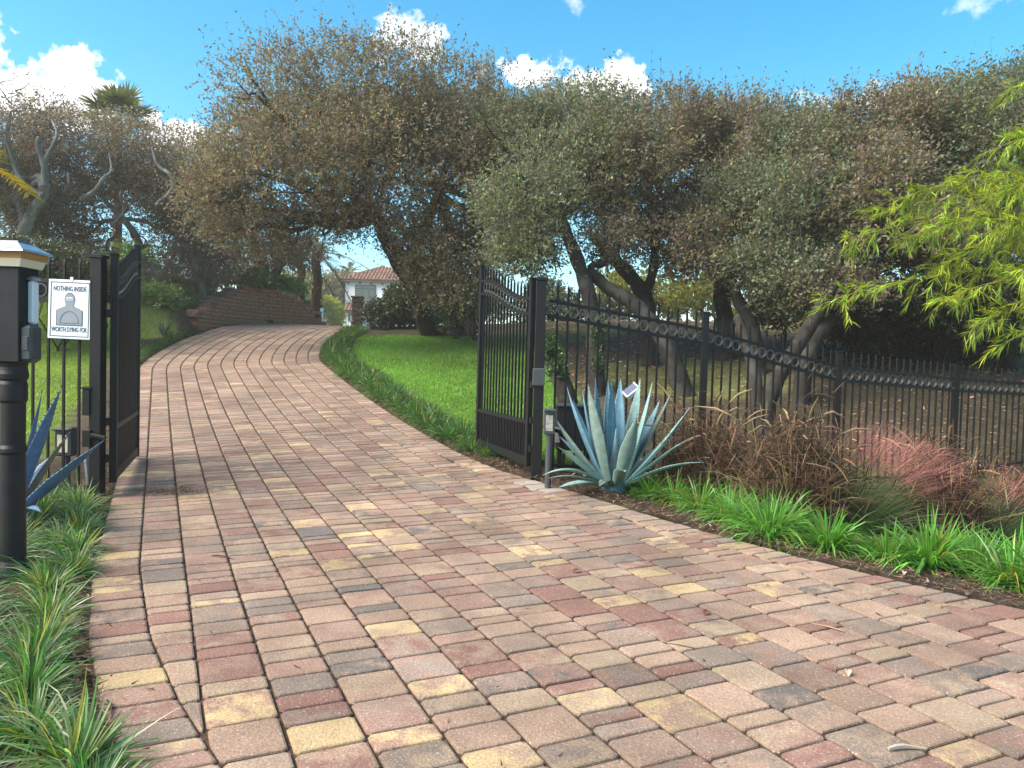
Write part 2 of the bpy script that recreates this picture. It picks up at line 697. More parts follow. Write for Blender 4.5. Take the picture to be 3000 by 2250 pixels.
# ------------------------------------------------------------------ ground
def lawn_mask(x, y):
    xl, xr = edge_x(y)
    r = (x > xr + .5) & (y > 7.4) & (y < 18.4 - .33 * np.clip(x + 3.2, 0, 9)) & (x < .9 + .15 * np.sin(y * 1.3)) & (y > 7.8 + .0 * x)
    l = (x < xl - .75) & (y > 5.3) & (y < 18.6 + .5 * np.sin(x)) & (x > -24)
    return r, l


def build_ground():
    xs = np.concatenate([np.linspace(-600, -40, 12), np.linspace(-36, -14, 23), np.arange(-13.5, 9.01, .2), np.linspace(9.8, 36, 28), np.linspace(42, 600, 12)])
    ys = np.concatenate([np.linspace(-60, -4, 12), np.arange(-3, 30.01, .2), np.linspace(31, 60, 30), np.linspace(66, 900, 14)])
    X, Y = np.meshgrid(xs, ys)
    Z = ground_z(X, Y)
    xl, xr = edge_x(Y)
    inside = (X > xl - .06) & (X < xr + .06) & (Y < 19)
    # the drive's bed, also past the crest where it swings right
    ss = np.linspace(18, 26, 60)
    c = np.array([sd(s, (-.47 + 2.73) / 2) for s in ss])
    dist = np.min(np.hypot(X[..., None] - c[:, 0], Y[..., None] - c[:, 1]), -1)
    inside |= dist < 1.75
    n1 = np.sin(X * 2.1 + 1.3 * np.sin(Y * 1.7)) * .5 + np.sin(Y * 2.7 + X) * .5
    Z = Z + np.where(inside, -.09, .012 * n1 - .012)
    r, l = lawn_mask(X, Y)
    col = np.zeros(X.shape + (3,))
    col[:] = (.056, .045, .028)
    wood_g = (np.sin(X * .9 + Y * .4) + np.sin(X * .35 - Y * 1.1 + 2)) > .75
    col[wood_g] = (.095, .10, .035)
    far = (np.hypot(X, Y) > 34)
    col[far] = (.06, .075, .03)
    bed = (X > xr) & (X < xr + 3.2) & (Y < 8.2)
    col[bed] = (.062, .044, .032)
    bedl = (X < xl) & (X > xl - .9)
    col[bedl] = (.07, .05, .036)
    hed = (X > xr) & (X < xr + .5) & (Y >= 7.4)
    col[hed] = (.06, .043, .032)
    col[r] = (.075, .165, .018)
    col[l] = (.10, .16, .02)
    bank = (X < xl - .4) & (Y > 17.2) & (Y < 30) & (X > -20)
    col[bank] = (.085, .13, .035)
    ny, nx = X.shape
    me = bpy.data.meshes.new('ground')
    idx = np.arange(nx * ny).reshape(ny, nx)
    f = np.stack([idx[:-1, :-1], idx[:-1, 1:], idx[1:, 1:], idx[1:, :-1]], -1).reshape(-1, 4)
    me.from_pydata(np.stack([X, Y, Z], -1).reshape(-1, 3).tolist(), [], f.tolist())
    a = me.attributes.new('col', 'FLOAT_COLOR', 'POINT')
    a.data.foreach_set('color', np.concatenate([col, np.ones(X.shape + (1,))], -1).astype(np.float32).ravel())
    me.polygons.foreach_set('use_smooth', [True] * len(me.polygons))
    me.materials.append(M['terrain'])
    tag(link('ground', me), kind='structure')


build_ground()

# ------------------------------------------------------------------ the paved drive
PAL = np.array([(.34, .228, .172), (.28, .168, .136), (.225, .175, .15), (.14, .128, .125), (.50, .365, .20), (.36, .265, .19), (.235, .118, .10), (.295, .21, .17)])
PAL = (PAL * .84 + np.array([.31, .215, .16]) * .16) * np.array([.86, .85, .82])
PWT = np.array([.26, .18, .13, .035, .06, .13, .07, .13])
PWT = PWT / PWT.sum()


def clip_half(poly, a, b, c):
    """keep a*s + b*d + c >= 0"""
    out = []
    for i in range(len(poly)):
        p, q = poly[i], poly[(i + 1) % len(poly)]
        vp, vq = a * p[0] + b * p[1] + c, a * q[0] + b * q[1] + c
        if vp >= 0:
            out.append(p)
        if vp * vq < 0:
            t = vp / (vp - vq)
            out.append((p[0] + t * (q[0] - p[0]), p[1] + t * (q[1] - p[1])))
    return out


def area(p):
    p = np.asarray(p)
    x, y = p[:, 0], p[:, 1]
    return .5 * np.sum(x * np.roll(y, -1) - y * np.roll(x, -1))


def inset(p, g):
    p = np.asarray(p)
    n = len(p)
    e = np.roll(p, -1, 0) - p
    L = np.linalg.norm(e, axis=1, keepdims=True) + 1e-9
    nrm = np.stack([-e[:, 1], e[:, 0]], 1) / L
    out = []
    for i in range(n):
        n1, n2 = nrm[i - 1], nrm[i]
        k = 1 + n1 @ n2
        out.append(p[i] + (n1 + n2) * g / max(k, .35))
    return np.array(out)


def chamfer(p, c):
    out = []
    n = len(p)
    for i in range(n):
        for q in (p[i - 1], p[(i + 1) % n]):
            v = q - p[i]
            L = np.linalg.norm(v)
            out.append(p[i] + v * min(c / (L + 1e-9), .4))
    return np.array(out)


def build_drive():
    drive = None
    # bed of joint sand
    ss = np.arange(-4, 25.01, .25)
    mb = MB()
    rows = []
    for s in ss:
        a, b = dL(s) - PW - .01, min(dR(s), 9) + .01
        row = []
        for t in np.linspace(0, 1, 7):
            x, y = sd(s, a + (b - a) * t)
            row.append((x, y, float(prof(y)) - .011))
        rows.append(row)
    vs = [p for r in rows for p in r]
    fs = [(i * 7 + j, i * 7 + j + 1, i * 7 + j + 8, i * 7 + j + 7) for i in range(len(ss) - 1) for j in range(6)]
    mb.add(vs, fs)
    drive = mb.build('driveway', M['joint'])
    tag(drive, kind='structure')

    polys = []
    lens = np.array([.09, .115, .15, .175, .2275])
    wts = np.array([.1, .27, .25, .19, .19])
    wts_far = np.array([.26, .34, .24, .1, .06])
    for i in range(-2, 40):
        s = -3.6 - random.random() * .2
        while s < 24:
            L = float(rng.choice(lens, p=wts if s < 3.5 else wts_far)) if s < 20 else .2
            s1 = s + L
            if -6 < s and i * PW < 9:
                p = [(s, i * PW + .0008), (s, (i + 1) * PW - .0008), (s1, (i + 1) * PW - .0008), (s1, i * PW + .0008)]
                la, lb = dL(s), dL(s1)
                k = (lb - la) / L
                p = clip_half(p, -k, 1, -(la - k * s))
                if len(p) > 2:
                    ra, rb = dR(s) - PW, dR(s1) - PW
                    k = (rb - ra) / L
                    p = clip_half(p, k, -1, (ra - k * s))
                if len(p) > 2 and abs(area(p)) > .004:
                    polys.append(p)
            s = s1
    for fn, sg in ((lambda s: dL(s) - PW, 0), (lambda s: dR(s) - PW, 1)):
        s = -3.6
        while s < 24:
            L = float(rng.choice(lens[:4], p=wts[:4] / wts[:4].sum()))
            d0, d1 = fn(s), fn(s + L)
            if max(d0, d1) < 9:
                polys.append([(s, d0), (s, d0 + PW), (s + L, d1 + PW), (s + L, d1)])
            s += L

    items = []
    for p in polys:
        w = np.array([sd(*q) for q in p])
        if area(w) < 0:
            w = w[::-1]
        c = w.mean(0)
        # apparent size, to choose the 300 that show largest
        v = np.array([c[0], c[1], prof(c[1])]) - CAM
        dep = v @ _f
        vis = 0
        if dep > .6:
            sx, sy = 1500 + F * (v @ CX) / dep, 1125 - F * (v @ CU) / dep
            if -60 < sx < 3060 and sy < 2330:
                vis = abs(area(w)) * abs(v[2]) / dep ** 3
        col = PAL[rng.choice(len(PAL), p=PWT)]
        col2 = PAL[rng.choice(len(PAL), p=PWT)]
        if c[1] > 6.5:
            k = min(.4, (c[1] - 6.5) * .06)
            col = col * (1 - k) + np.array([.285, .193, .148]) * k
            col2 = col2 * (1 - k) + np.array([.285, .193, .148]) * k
        if rng.random() < .18:
            col2 = col
        j = np.exp(rng.normal(0, .09))
        edge_pale = (6.3 < c[1] < 7.1) and c[0] > .1
        if edge_pale:
            col = col2 = np.array([.33, .28, .24])
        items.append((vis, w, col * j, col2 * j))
    items.sort(key=lambda t: -t[0])

    def stone(mb, w, full):
        far = min(1.0, max(0.0, (w[:, 1].mean() - 4.5) / 5))
        g = .0026 + random.random() * .002 + far * .0016
        q = inset(w, g)
        if abs(area(q)) < .0015 or area(q) < 0:
            return 0
        q = q + rng.normal(0, .0009, q.shape)
        tilt = rng.normal(0, .006, 2)
        dz = random.gauss(0, .0011)
        cx, cy = q.mean(0)

        def lift(pts, z):
            return [(p[0], p[1], float(prof(p[1])) + z + dz + tilt[0] * (p[0] - cx) + tilt[1] * (p[1] - cy)) for p in pts]
        if full:
            b = chamfer(q, .011)
            rings = [lift(b, -.05), lift(b, -.007), lift(inset(chamfer(inset(q, .003), .012), 0), -.002), lift(chamfer(inset(q, .0095), .012), 0.0)]
        else:
            rings = [lift(q, -.05), lift(q, -.006 - far * .005), lift(inset(q, .009 + far * .004), 0.0)]
        n = len(rings[0])
        vs = [p for r in rings for p in r]
        fs = [(r * n + i, r * n + (i + 1) % n, (r + 1) * n + (i + 1) % n, (r + 1) * n + i) for r in range(len(rings) - 1) for i in range(n)]
        fs.append(tuple((len(rings) - 1) * n + i for i in range(n)))
        return vs, fs
    rest, c1, c2 = MB(), [], []
    for k, (vis, w, a, b) in enumerate(items):
        full = k < 700
        r = stone(None, w, full)
        if not r:
            continue
        vs, fs = r
        if k < 298:
            mb = MB()
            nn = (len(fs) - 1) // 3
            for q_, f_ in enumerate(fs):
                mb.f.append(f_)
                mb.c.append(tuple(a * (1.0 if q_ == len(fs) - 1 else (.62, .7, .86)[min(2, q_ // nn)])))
            mb.v = vs
            mb.n = len(vs)
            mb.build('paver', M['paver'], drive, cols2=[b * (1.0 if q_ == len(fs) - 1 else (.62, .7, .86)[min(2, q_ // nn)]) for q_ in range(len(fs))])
        else:
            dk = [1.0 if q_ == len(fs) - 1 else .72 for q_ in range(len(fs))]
            rest.v.extend(vs)
            for q_, f_ in enumerate(fs):
                rest.f.append(tuple(i_ + rest.n for i_ in f_))
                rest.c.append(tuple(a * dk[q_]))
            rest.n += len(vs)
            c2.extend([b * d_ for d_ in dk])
    o = rest.build('paver', M['paver'], drive, cols2=c2)
    o['kind'] = 'stuff'


build_drive()


# ------------------------------------------------------------------ retaining wall of stacked blocks
def build_wall():
    root = thing('retaining_wall', 'dark red block retaining wall with stepped ends at the crest of the drive', 'wall', (WALL_P[20][0], WALL_P[20][1], 1.6))
    seg = np.hypot(*np.diff(WALL_P, axis=0).T)
    cum = np.concatenate([[0], np.cumsum(seg)])
    top_px = [480, 568, 600, 640, 680, 722, 790, 880, 900, 930, 960, 1000]
    top_py = [930, 922, 892, 872, 852, 838, 850, 868, 886, 915, 955, 975]
    bl, bh = .40, .105
    base0 = 1.52
    for k in range(15):
        z0 = base0 + k * bh
        s = -.2 if k % 2 else 0.0
        while s + bl < cum[-1]:
            mid = s + bl / 2
            x, y = np.interp(mid, cum, WALL_P[:, 0]), np.interp(mid, cum, WALL_P[:, 1])
            x2, y2 = np.interp(mid + .1, cum, WALL_P[:, 0]), np.interp(mid + .1, cum, WALL_P[:, 1])
            v = np.array([x, y, z0]) - CAM
            px = 1500 + F * (v @ CX) / (v @ _f)
            zt = at(px, np.interp(px, top_px, top_py), y)[2]
            if z0 + bh * .6 < zt and mid > 0:
                t = np.array([x2 - x, y2 - y, 0])
                n = np.array([-t[1], t[0], 0]) / np.linalg.norm(t)
                off = rng.normal(0, .006) + .012 * k
                top = z0 + bh * 1.6 >= zt
                mb = MB()
                c = np.array([x, y, z0 + bh / 2]) + n * off
                mb.box(c, (bl - .012, .26 if not top else .30, bh - .008), ax=t, bev=.012)
                mb.build('capstone' if top else 'block', M['wall_cap'] if top and px < 700 else M['wall_block'], root)
            s += bl


build_wall()

# a dark stacked stone pillar on the other side of the crest
def build_pillar():
    c = at(1047, 930, 21.0)
    root = thing('stone_pillar', 'short dark stacked stone pillar beside the white house at the crest', 'pillar', (c[0], c[1], 1.7))
    z = 1.7
    for k in range(9):
        mb = MB()
        h = .125 if k < 8 else .06
        w = .27 + rng.normal(0, .012) + (.06 if k == 8 else 0)
        mb.box((c[0] + rng.normal(0, .008), c[1], z + h / 2), (w, w, h - .01), bev=.012)
        mb.build('stone_course', M['stone'], root)
        z += h


build_pillar()


# ------------------------------------------------------------------ house beyond the crest
def build_house():
    Y = 62.0
    A, B = at(1012, 820, Y), at(1300, 828, Y)
    zt = A[2] - .05
    x0, x1 = A[0], B[0] + 2.5
    zb = gz(x0 + 2, Y) - .5
    root = thing('white_house', 'white stucco house with clay tile roof seen past the crest of the drive', 'house', (x0, Y, zb))
    mb = MB()
    D = 5.4
    mb.box(((x0 + x1) / 2, Y + D / 2, (zb + zt) / 2), (x1 - x0, D, zt - zb))
    mb.build('wall', M['stucco'], root)
    # hip roof with rows of barrel tiles
    ov = .42
    ridge = zt + 1.45
    ex0, ex1, ey0, ey1 = x0 - ov, x1 + ov, Y - ov, Y + D + ov
    hip = D / 2 + ov
    r0, r1, ry = ex0 + hip, ex1 - hip, Y + D / 2
    mb = MB()
    e = zt + .02
    vs = [(ex0, ey0, e), (ex1, ey0, e), (ex1, ey1, e), (ex0, ey1, e), (r0, ry, ridge), (max(r1, r0 + .5), ry, ridge)]
    vs += [(ex0, ey0, e - .12), (ex1, ey0, e - .12), (ex1, ey1, e - .12), (ex0, ey1, e - .12)]
    mb.add(vs, [(0, 1, 5, 4), (2, 3, 4, 5), (3, 0, 4), (1, 2, 5), (9, 8, 7, 6), (0, 6, 7, 1), (1, 7, 8, 2), (2, 8, 9, 3), (3, 9, 6, 0)])
    roof = mb.build('roof', M['wood'], root)
    # tiles: tapered half round rows laid up the front and the left slope
    sl = (ridge - e) / hip
    count = 0

    def tile_mesh():
        t = MB()
        nseg = 5
        v = []
        for (y, r, zz) in ((0, .135, .035), (.46, .115, .0)):
            for i in range(nseg + 1):
                an = math.pi * i / nseg
                v.append((-math.cos(an) * r, y, math.sin(an) * r * .75 + zz))
        f = [(i, i + 1, nseg + 2 + i, nseg + 1 + i) for i in range(nseg)]
        f.append(tuple(range(nseg, -1, -1)))
        t.add(v, f)
        me = bpy.data.meshes.new('roof_tile')
        me.from_pydata(t.v, [], t.f)
        me.materials.append(M['roof_tile'])
        return me
    me = tile_mesh()
    rest = MB()
    base = parent_loc(root)
    for side in ('front', 'left'):
        length = (ex1 - ex0) if side == 'front' else (ey1 - ey0)
        for i in range(int(length / .29)):
            u = .145 + i * .29
            for j in range(int(hip / .38)):
                w = j * .38
                if w > u - .05 or w > length - u - .05:
                    continue
                if side == 'front':
                    p = (ex0 + u, ey0 + w, e + w * sl + .02)
                    rz = 0
                else:
                    p = (ex0 + w, ey1 - u, e + w * sl + .02)
                    rz = -math.pi / 2
                if side == 'front' and u < 6.5 and count < 130:
                    o = link('roof_tile', me, roof)
                    o.location = tuple(np.array(p) - base)
                    o.rotation_euler = (math.atan(sl), 0, rz)
                    count += 1
                else:
                    R_ = Matrix.Rotation(rz, 3, 'Z') @ Matrix.Rotation(math.atan(sl), 3, 'X')
                    rest.add([np.array(p) + np.array(R_ @ Vector(v.co)) for v in me.vertices], [tuple(q.vertices) for q in me.polygons])
    o = rest.build('roof_tile', M['roof_tile'], roof)
    o['kind'] = 'stuff'
    mb = MB()
    for s0, s1 in (((ex0, ey0, e + .1), (r0, ry, ridge + .1)),):
        mb.tube([s0, s1], .11, 8)
    mb.build('ridge_tile', M['roof_tile'], roof)
    # rafter tails under the eave
    for px in (1021, 1055, 1088, 1121, 1155, 1190):
        p = at(px, 828, Y)
        mb = MB()
        mb.box((p[0], Y - .14, zt - .16), (.12, .28, .2))
        mb.build('rafter_tail', M['wood'], root)
    # square window
    a, b = at(1042, 835, Y), at(1099, 884, Y)
    w = MB()
    cx, cz, ww, hh = (a[0] + b[0]) / 2, (a[2] + b[2]) / 2, b[0] - a[0], a[2] - b[2]
    for dx, dz, sx, sz in ((0, hh / 2, ww, .06), (0, -hh / 2, ww, .06), (-ww / 2, 0, .06, hh + .06), (ww / 2, 0, .06, hh + .06), (0, hh * .27, ww - .06, .045)):
        w.box((cx + dx, Y - .03, cz + dz), (sx, .08, sz))
    w.box((cx - ww * .16, Y - .03, cz - hh * .13), (.035, .06, hh * .72))
    w.box((cx + ww * .17, Y - .03, cz - hh * .13), (.035, .06, hh * .72))
    wo = w.build('window', M['frame'], root)
    for (qx, qz, qw, qh) in ((0, hh * .385, ww - .1, hh * .2), (-ww * .33, -hh * .125, ww * .28, hh * .7), (0, -hh * .125, ww * .28, hh * .7), (ww * .335, -hh * .125, ww * .27, hh * .7)):
        g = MB()
        g.box((cx + qx, Y - .012, cz + qz), (qw, .014, qh))
        g.build('pane', M['glass'], wo)
    # arched window
    a, b = at(1136, 852, Y), at(1160, 878, Y)
    cx, ww = (a[0] + b[0]) / 2, b[0] - a[0]
    pts = [(math.cos(t) * ww / 2, a[2] - ww / 2 + math.sin(t) * ww / 2) for t in np.linspace(0, math.pi, 9)]
    ring = MB()
    ring.tube([(cx + ww / 2, Y - .02, b[2])] + [(cx + x, Y - .02, z) for x, z in pts] + [(cx - ww / 2, Y - .02, b[2])], .05, 6)
    ro = ring.build('window', M['frame'], root)
    g = MB()
    vs = [(cx + ww / 2, Y - .012, b[2])] + [(cx + x, Y - .012, z) for x, z in pts] + [(cx - ww / 2, Y - .012, b[2])]
    g.add(vs, [tuple(range(len(vs) - 1, -1, -1))])
    g.build('pane', M['glass'], ro)
    # small tiled porch roof and its white wall below, standing forward of the house
    Y2 = Y - 1.6
    a, b = at(1004, 911, Y2), at(1052, 893, Y2)
    mb = MB()
    mb.add([(a[0], Y2, a[2]), (b[0] + .6, Y2, a[2]), (b[0] + .6, Y + .0 - .01, b[2] + .25), (a[0] + .1, Y - .01, b[2] + .25), (a[0], Y2, a[2] - .14), (b[0] + .6, Y2, a[2] - .14), (b[0] + .6, Y - .01, b[2]), (a[0] + .1, Y - .01, b[2])],
           [(0, 1, 2, 3), (7, 6, 5, 4), (0, 4, 5, 1), (0, 3, 7, 4), (1, 5, 6, 2)])
    pr = mb.build('porch_roof', M['wood'], root)
    slp = math.atan((b[2] + .25 - a[2]) / 1.6)
    i = 0
    while a[0] + .15 + i * .29 < b[0] + .55:
        for j in range(4):
            o = link('roof_tile', me, pr)
            o.location = tuple(np.array((a[0] + .15 + i * .29, Y2 + j * .4 - .03, a[2] + .02 + j * .4 * math.tan(slp))) - base)
            o.rotation_euler = (slp, 0, 0)
        i += 1
    mb = MB()
    c = at(1019, 940, Y2 + .3)
    mb.box((at(1020, 940, Y2)[0] + .12, Y2 + .9, (zb + a[2]) / 2 - .1), (.5, 1.3, a[2] - zb))
    mb.build('porch_wall', M['stucco'], root)
    mb = MB()
    p = at(1022, 929, Y2 + .2)
    mb.box((p[0], Y2 + .16, p[2] + .02), (.12, .14, .62))
    mb.build('bracket', M['wood'], root)


build_house()


# ------------------------------------------------------------------ basketball hoop past the crest
def build_hoop():
    Y = 50.0
    b0, b1 = at(933, 914, Y), at(941, 941, Y)
    zg = gz(b0[0] - .5, Y + .2)
    root = thing('basketball_hoop', 'white basketball hoop with net standing beyond the crest of the drive', 'basketball hoop', (b0[0], Y, zg))
    mb = MB()
    cz, hh = (b0[2] + b1[2]) / 2 + .2, .8
    ax = np.array([.25, 1, 0])
    ctr = np.array([b0[0] + .05, Y, cz])
    mb.box(ctr, (1.1, .04, hh), ax=ax, bev=.01)
    bo = mb.build('backboard', M['white_plastic'], root)
    mb = MB()
    t = ax / np.linalg.norm(ax)
    nrm = np.array([t[1], -t[0], 0])
    for dx, dz, sx, sz in ((0, .1, .5, .03), (0, -.22, .5, .03), (-.25, -.06, .03, .35), (.25, -.06, .03, .35)):
        mb.box(ctr + t * dx + nrm * .024 + np.array([0, 0, dz]), (sx, .008, sz), ax=ax)
    mb.build('target_square', M['sign_grey'], bo)
    rc = ctr + nrm * .32 + np.array([0, 0, -.32])
    mb = MB()
    mb.tube([rc + np.array([math.cos(a) * .23, math.sin(a) * .23, 0]) for a in np.linspace(0, 2 * math.pi, 17)], .012, 5)
    mb.box(ctr + nrm * .06 + np.array([0, 0, -.33]), (.12, .1, .06), ax=ax)
    mb.build('rim', plain('rim_orange', (.35, .09, .03), .5), root)
    mb = MB()
    for k in range(12):
        a0 = 2 * math.pi * k / 12
        for sg in (1, -1):
            pts = []
            for q in range(5):
                r_ = .23 - .03 * q
                an = a0 + sg * q * math.pi / 12
                pts.append(rc + np.array([math.cos(an) * r_, math.sin(an) * r_, -.105 * q]))
            mb.tube(pts, .011, 4, caps=False)
    mb.build('net', M['white_plastic'], root)
    mb = MB()
    pb = ctr - nrm * .7
    mb.tube([(pb[0], pb[1], zg - .1), (pb[0], pb[1], cz - .4), ctr - nrm * .03 + np.array([0, 0, -.1])], .05, 8)
    mb.build('pole', M['dark_post'], root)


build_hoop()


# ------------------------------------------------------------------ gate posts, gate leaves, fences
def post_at(name, label, base, top_z, w, group=None):
    root = thing(name, label, 'gate post', base, group)
    mb = MB()
    mb.box((base[0], base[1], (base[2] - .15 + top_z) / 2), (w, w, top_z - base[2] + .15), bev=.006)
    mb.build('shaft', M['iron'], root)
    mb = MB()
    h = w / 2 + .008
    z = top_z
    vs = [(base[0] + sx * h, base[1] + sy * h, z + q) for q in (0, .02) for sx, sy in ((-1, -1), (1, -1), (1, 1), (-1, 1))]
    vs += [(base[0] + sx * h * .35, base[1] + sy * h * .35, z + .034) for sx, sy in ((-1, -1), (1, -1), (1, 1), (-1, 1))]
    fs = [(3, 2, 1, 0), (8, 9, 10, 11)] + [(r * 4 + i, r * 4 + (i + 1) % 4, r * 4 + 4 + (i + 1) % 4, r * 4 + 4 + i) for r in range(2) for i in range(4)]
    mb.add(vs, fs)
    mb.build('cap', M['iron'], root)
    return root


RP = np.array([.245, 6.88, .08])
LP = np.array([-3.125, 5.66, .05])
rpost = post_at('gate_post', 'tall black square gate post right of the drive, behind the big blue agave', RP, 1.90, .092)
lpost = post_at('gate_post', 'tall black square gate post left of the drive beside the warning sign', LP, 1.85, .086)
# latch boxes and hinge bodies of the posts
mb = MB()
mb.box((RP[0] - .005, RP[1] - .055, 1.02), (.11, .06, .16), bev=.008)
mb.build('lock_box', M['grey_plastic'], rpost)
for z in (.95, .62, .36):
    mb = MB()
    mb.lathe((RP[0] - .06, RP[1] + .0, z), [(.014, -.03), (.02, -.028), (.02, .028), (.014, .03)], 10)
    mb.box((RP[0] - .06, RP[1] + .0, z), (.07, .02, .03))
    mb.build('hinge', M['iron'], rpost)
for z in (1.55, 1.44, .62, .34):
    mb = MB()
    mb.lathe((LP[0] + .06, LP[1] + .02, z), [(.014, -.03), (.02, -.028), (.02, .028), (.014, .03)], 10)
    mb.box((LP[0] + .055, LP[1] + .02, z), (.08, .02, .03))
    mb.build('hinge', M['iron'], lpost)
mb = MB()
mb.box((LP[0] - .06, LP[1] - .02, .77), (.055, .07, .2), bev=.006)
mb.box((LP[0] - .06, LP[1] - .02, .875), (.075, .08, .012))
mb.build('lock_box', M['iron'], lpost)
mb = MB()
mb.tube([(LP[0] - .02, LP[1] - .05, .52), (LP[0] + .08, LP[1] - .04, .5)], .022, 8)
mb.box((LP[0] - .05, LP[1] - .03, .5), (.06, .07, .13), bev=.005)
mb.build('gate_arm', M['iron'], lpost)


def picket_mesh(length, w=.017):
    mb = MB()
    h = w / 2
    mb.box((0, 0, length / 2), (w, w, length))
    # pressed spear finial
    z = length
    vs = [(-h * .8, -h * .8, z - .001), (h * .8, -h * .8, z - .001), (h * .8, h * .8, z - .001), (-h * .8, h * .8, z - .001),
          (-h * 1.25, -h * .7, z + .018), (h * 1.25, -h * .7, z + .018), (h * 1.25, h * .7, z + .018), (-h * 1.25, h * .7, z + .018), (0, 0, z + .055)]
    mb.add(vs, [(0, 1, 5, 4), (1, 2, 6, 5), (2, 3, 7, 6), (3, 0, 4, 7), (4, 5, 8), (5, 6, 8), (6, 7, 8), (7, 4, 8)])
    me = bpy.data.meshes.new('picket')
    me.from_pydata(mb.v, [], mb.f)
    me.materials.append(M['iron'])
    return me


def ring_mesh(r=.053, t=.009, dep=.024, n=16):
    v, f = [], []
    for k in range(n):
        a = 2 * math.pi * k / n
        for rr, y in ((r, -dep / 2), (r, dep / 2), (r - t, dep / 2), (r - t, -dep / 2)):
            v.append((math.cos(a) * rr, y, math.sin(a) * rr))
    for k in range(n):
        j = (k + 1) % n
        for q in range(4):
            f.append((k * 4 + q, k * 4 + (q + 1) % 4, j * 4 + (q + 1) % 4, j * 4 + q))
    me = bpy.data.meshes.new('ring')
    me.from_pydata(v, [], f)
    me.materials.append(plain_ring)
    return me


plain_ring = plain('highlight_iron_ring', (.085, .082, .08), .38, .3, .3, 40)  # lighter than the other ironwork: the rings' bright highlights put into the colour
RING = ring_mesh()


def put(name, me, parent, loc, rotz=0.0):
    o = link(name, me, parent)
    o.location = tuple(np.array(loc, float) - parent_loc(parent))
    o.rotation_euler = (0, 0, rotz)
    return o


def gate_leaf(name, label, A, B, zb, zmid, za, zc):
    """A hinge foot, B free end; top rail rises from za at the hinge to zc at the free end in an S"""
    A, B = np.array(A, float), np.array(B, float)
    t = B - A
    Ln = np.linalg.norm(t)
    t /= Ln
    rz = math.atan2(t[1], t[0])
    t3 = np.array([t[0], t[1], 0])
    root = thing(name, label, 'gate', (A[0], A[1], zb))

    def top(u):
        return za + (zc - za) * sstep(.05, .95, u)

    def P(u, z):
        return np.array([A[0] + t[0] * u * Ln, A[1] + t[1] * u * Ln, z])
    for u, name2, zt in ((.022, 'hinge_stile', za + .17), (1 - .022, 'lead_stile', zc + .155)):
        mb = MB()
        mb.box(P(u, (zb + zt) / 2), (.055, .05, zt - zb), ax=t3, bev=.004)
        mb.box(P(u, zt + .008), (.064, .06, .016), ax=t3)
        mb.build(name2, M['iron'], root)
    for dz, nm in ((0, 'top_rail'), (-.14, 'ring_rail')):
        mb = MB()
        us = np.linspace(.04, .96, 15)
        rows = []
        n = np.array([-t[1], t[0], 0]) * .02
        for u in us:
            z = float(top(u)) + dz
            rows.append([P(u, z - .014) - n, P(u, z - .014) + n, P(u, z + .014) + n, P(u, z + .014) - n])
        vs = [p for r in rows for p in r]
        fs = [(r * 4 + i, r * 4 + (i + 1) % 4, r * 4 + 4 + (i + 1) % 4, r * 4 + 4 + i) for r in range(len(rows) - 1) for i in range(4)]
        mb.add(vs, fs + [(3, 2, 1, 0), tuple(len(vs) - 4 + i for i in range(4))])
        mb.build(nm, M['iron'], root)
    for z, hgt, nm in ((zmid, .034, 'middle_rail'), (zb + .05, .075, 'bottom_rail')):
        mb = MB()
        mb.box(P(.5, z), (Ln * .93, .036, hgt), ax=t3)
        mb.build(nm, M['iron'], root)
    n = 15
    lens = {}
    for k in range(n):
        u = .06 + .88 * (k + .5) / n
        z0, z1 = zb + .08, float(top(u)) + .10
        q = round((z1 - z0) / .02) * .02
        if q not in lens:
            lens[q] = picket_mesh(q, .016)
        put('picket', lens[q], root, P(u, z1 - q), rz)
        if k < n - 1:
            u2 = .06 + .88 * (k + 1) / n
            put('ring', RING, root, P(u2, float(top(u2)) - .07), rz)
    me = picket_mesh(zmid - zb - .1, .012)
    for k in range(n + 1):
        u = .06 + .88 * k / n
        put('dog_bar', me, root, P(min(max(u, .055), .945), zb + .075), rz)
    return root


gate_leaf('gate_leaf', 'open black iron gate leaf with arched top, in front of the right lawn', (.175, 6.87), (-.37, 8.29), .195, .6, 1.74, 2.01)
gate_leaf('gate_leaf', 'open black iron gate leaf seen nearly edge on, beside the warning sign', (-3.03, 5.70), (-3.58, 7.17), .15, .57, 1.71, 1.98)


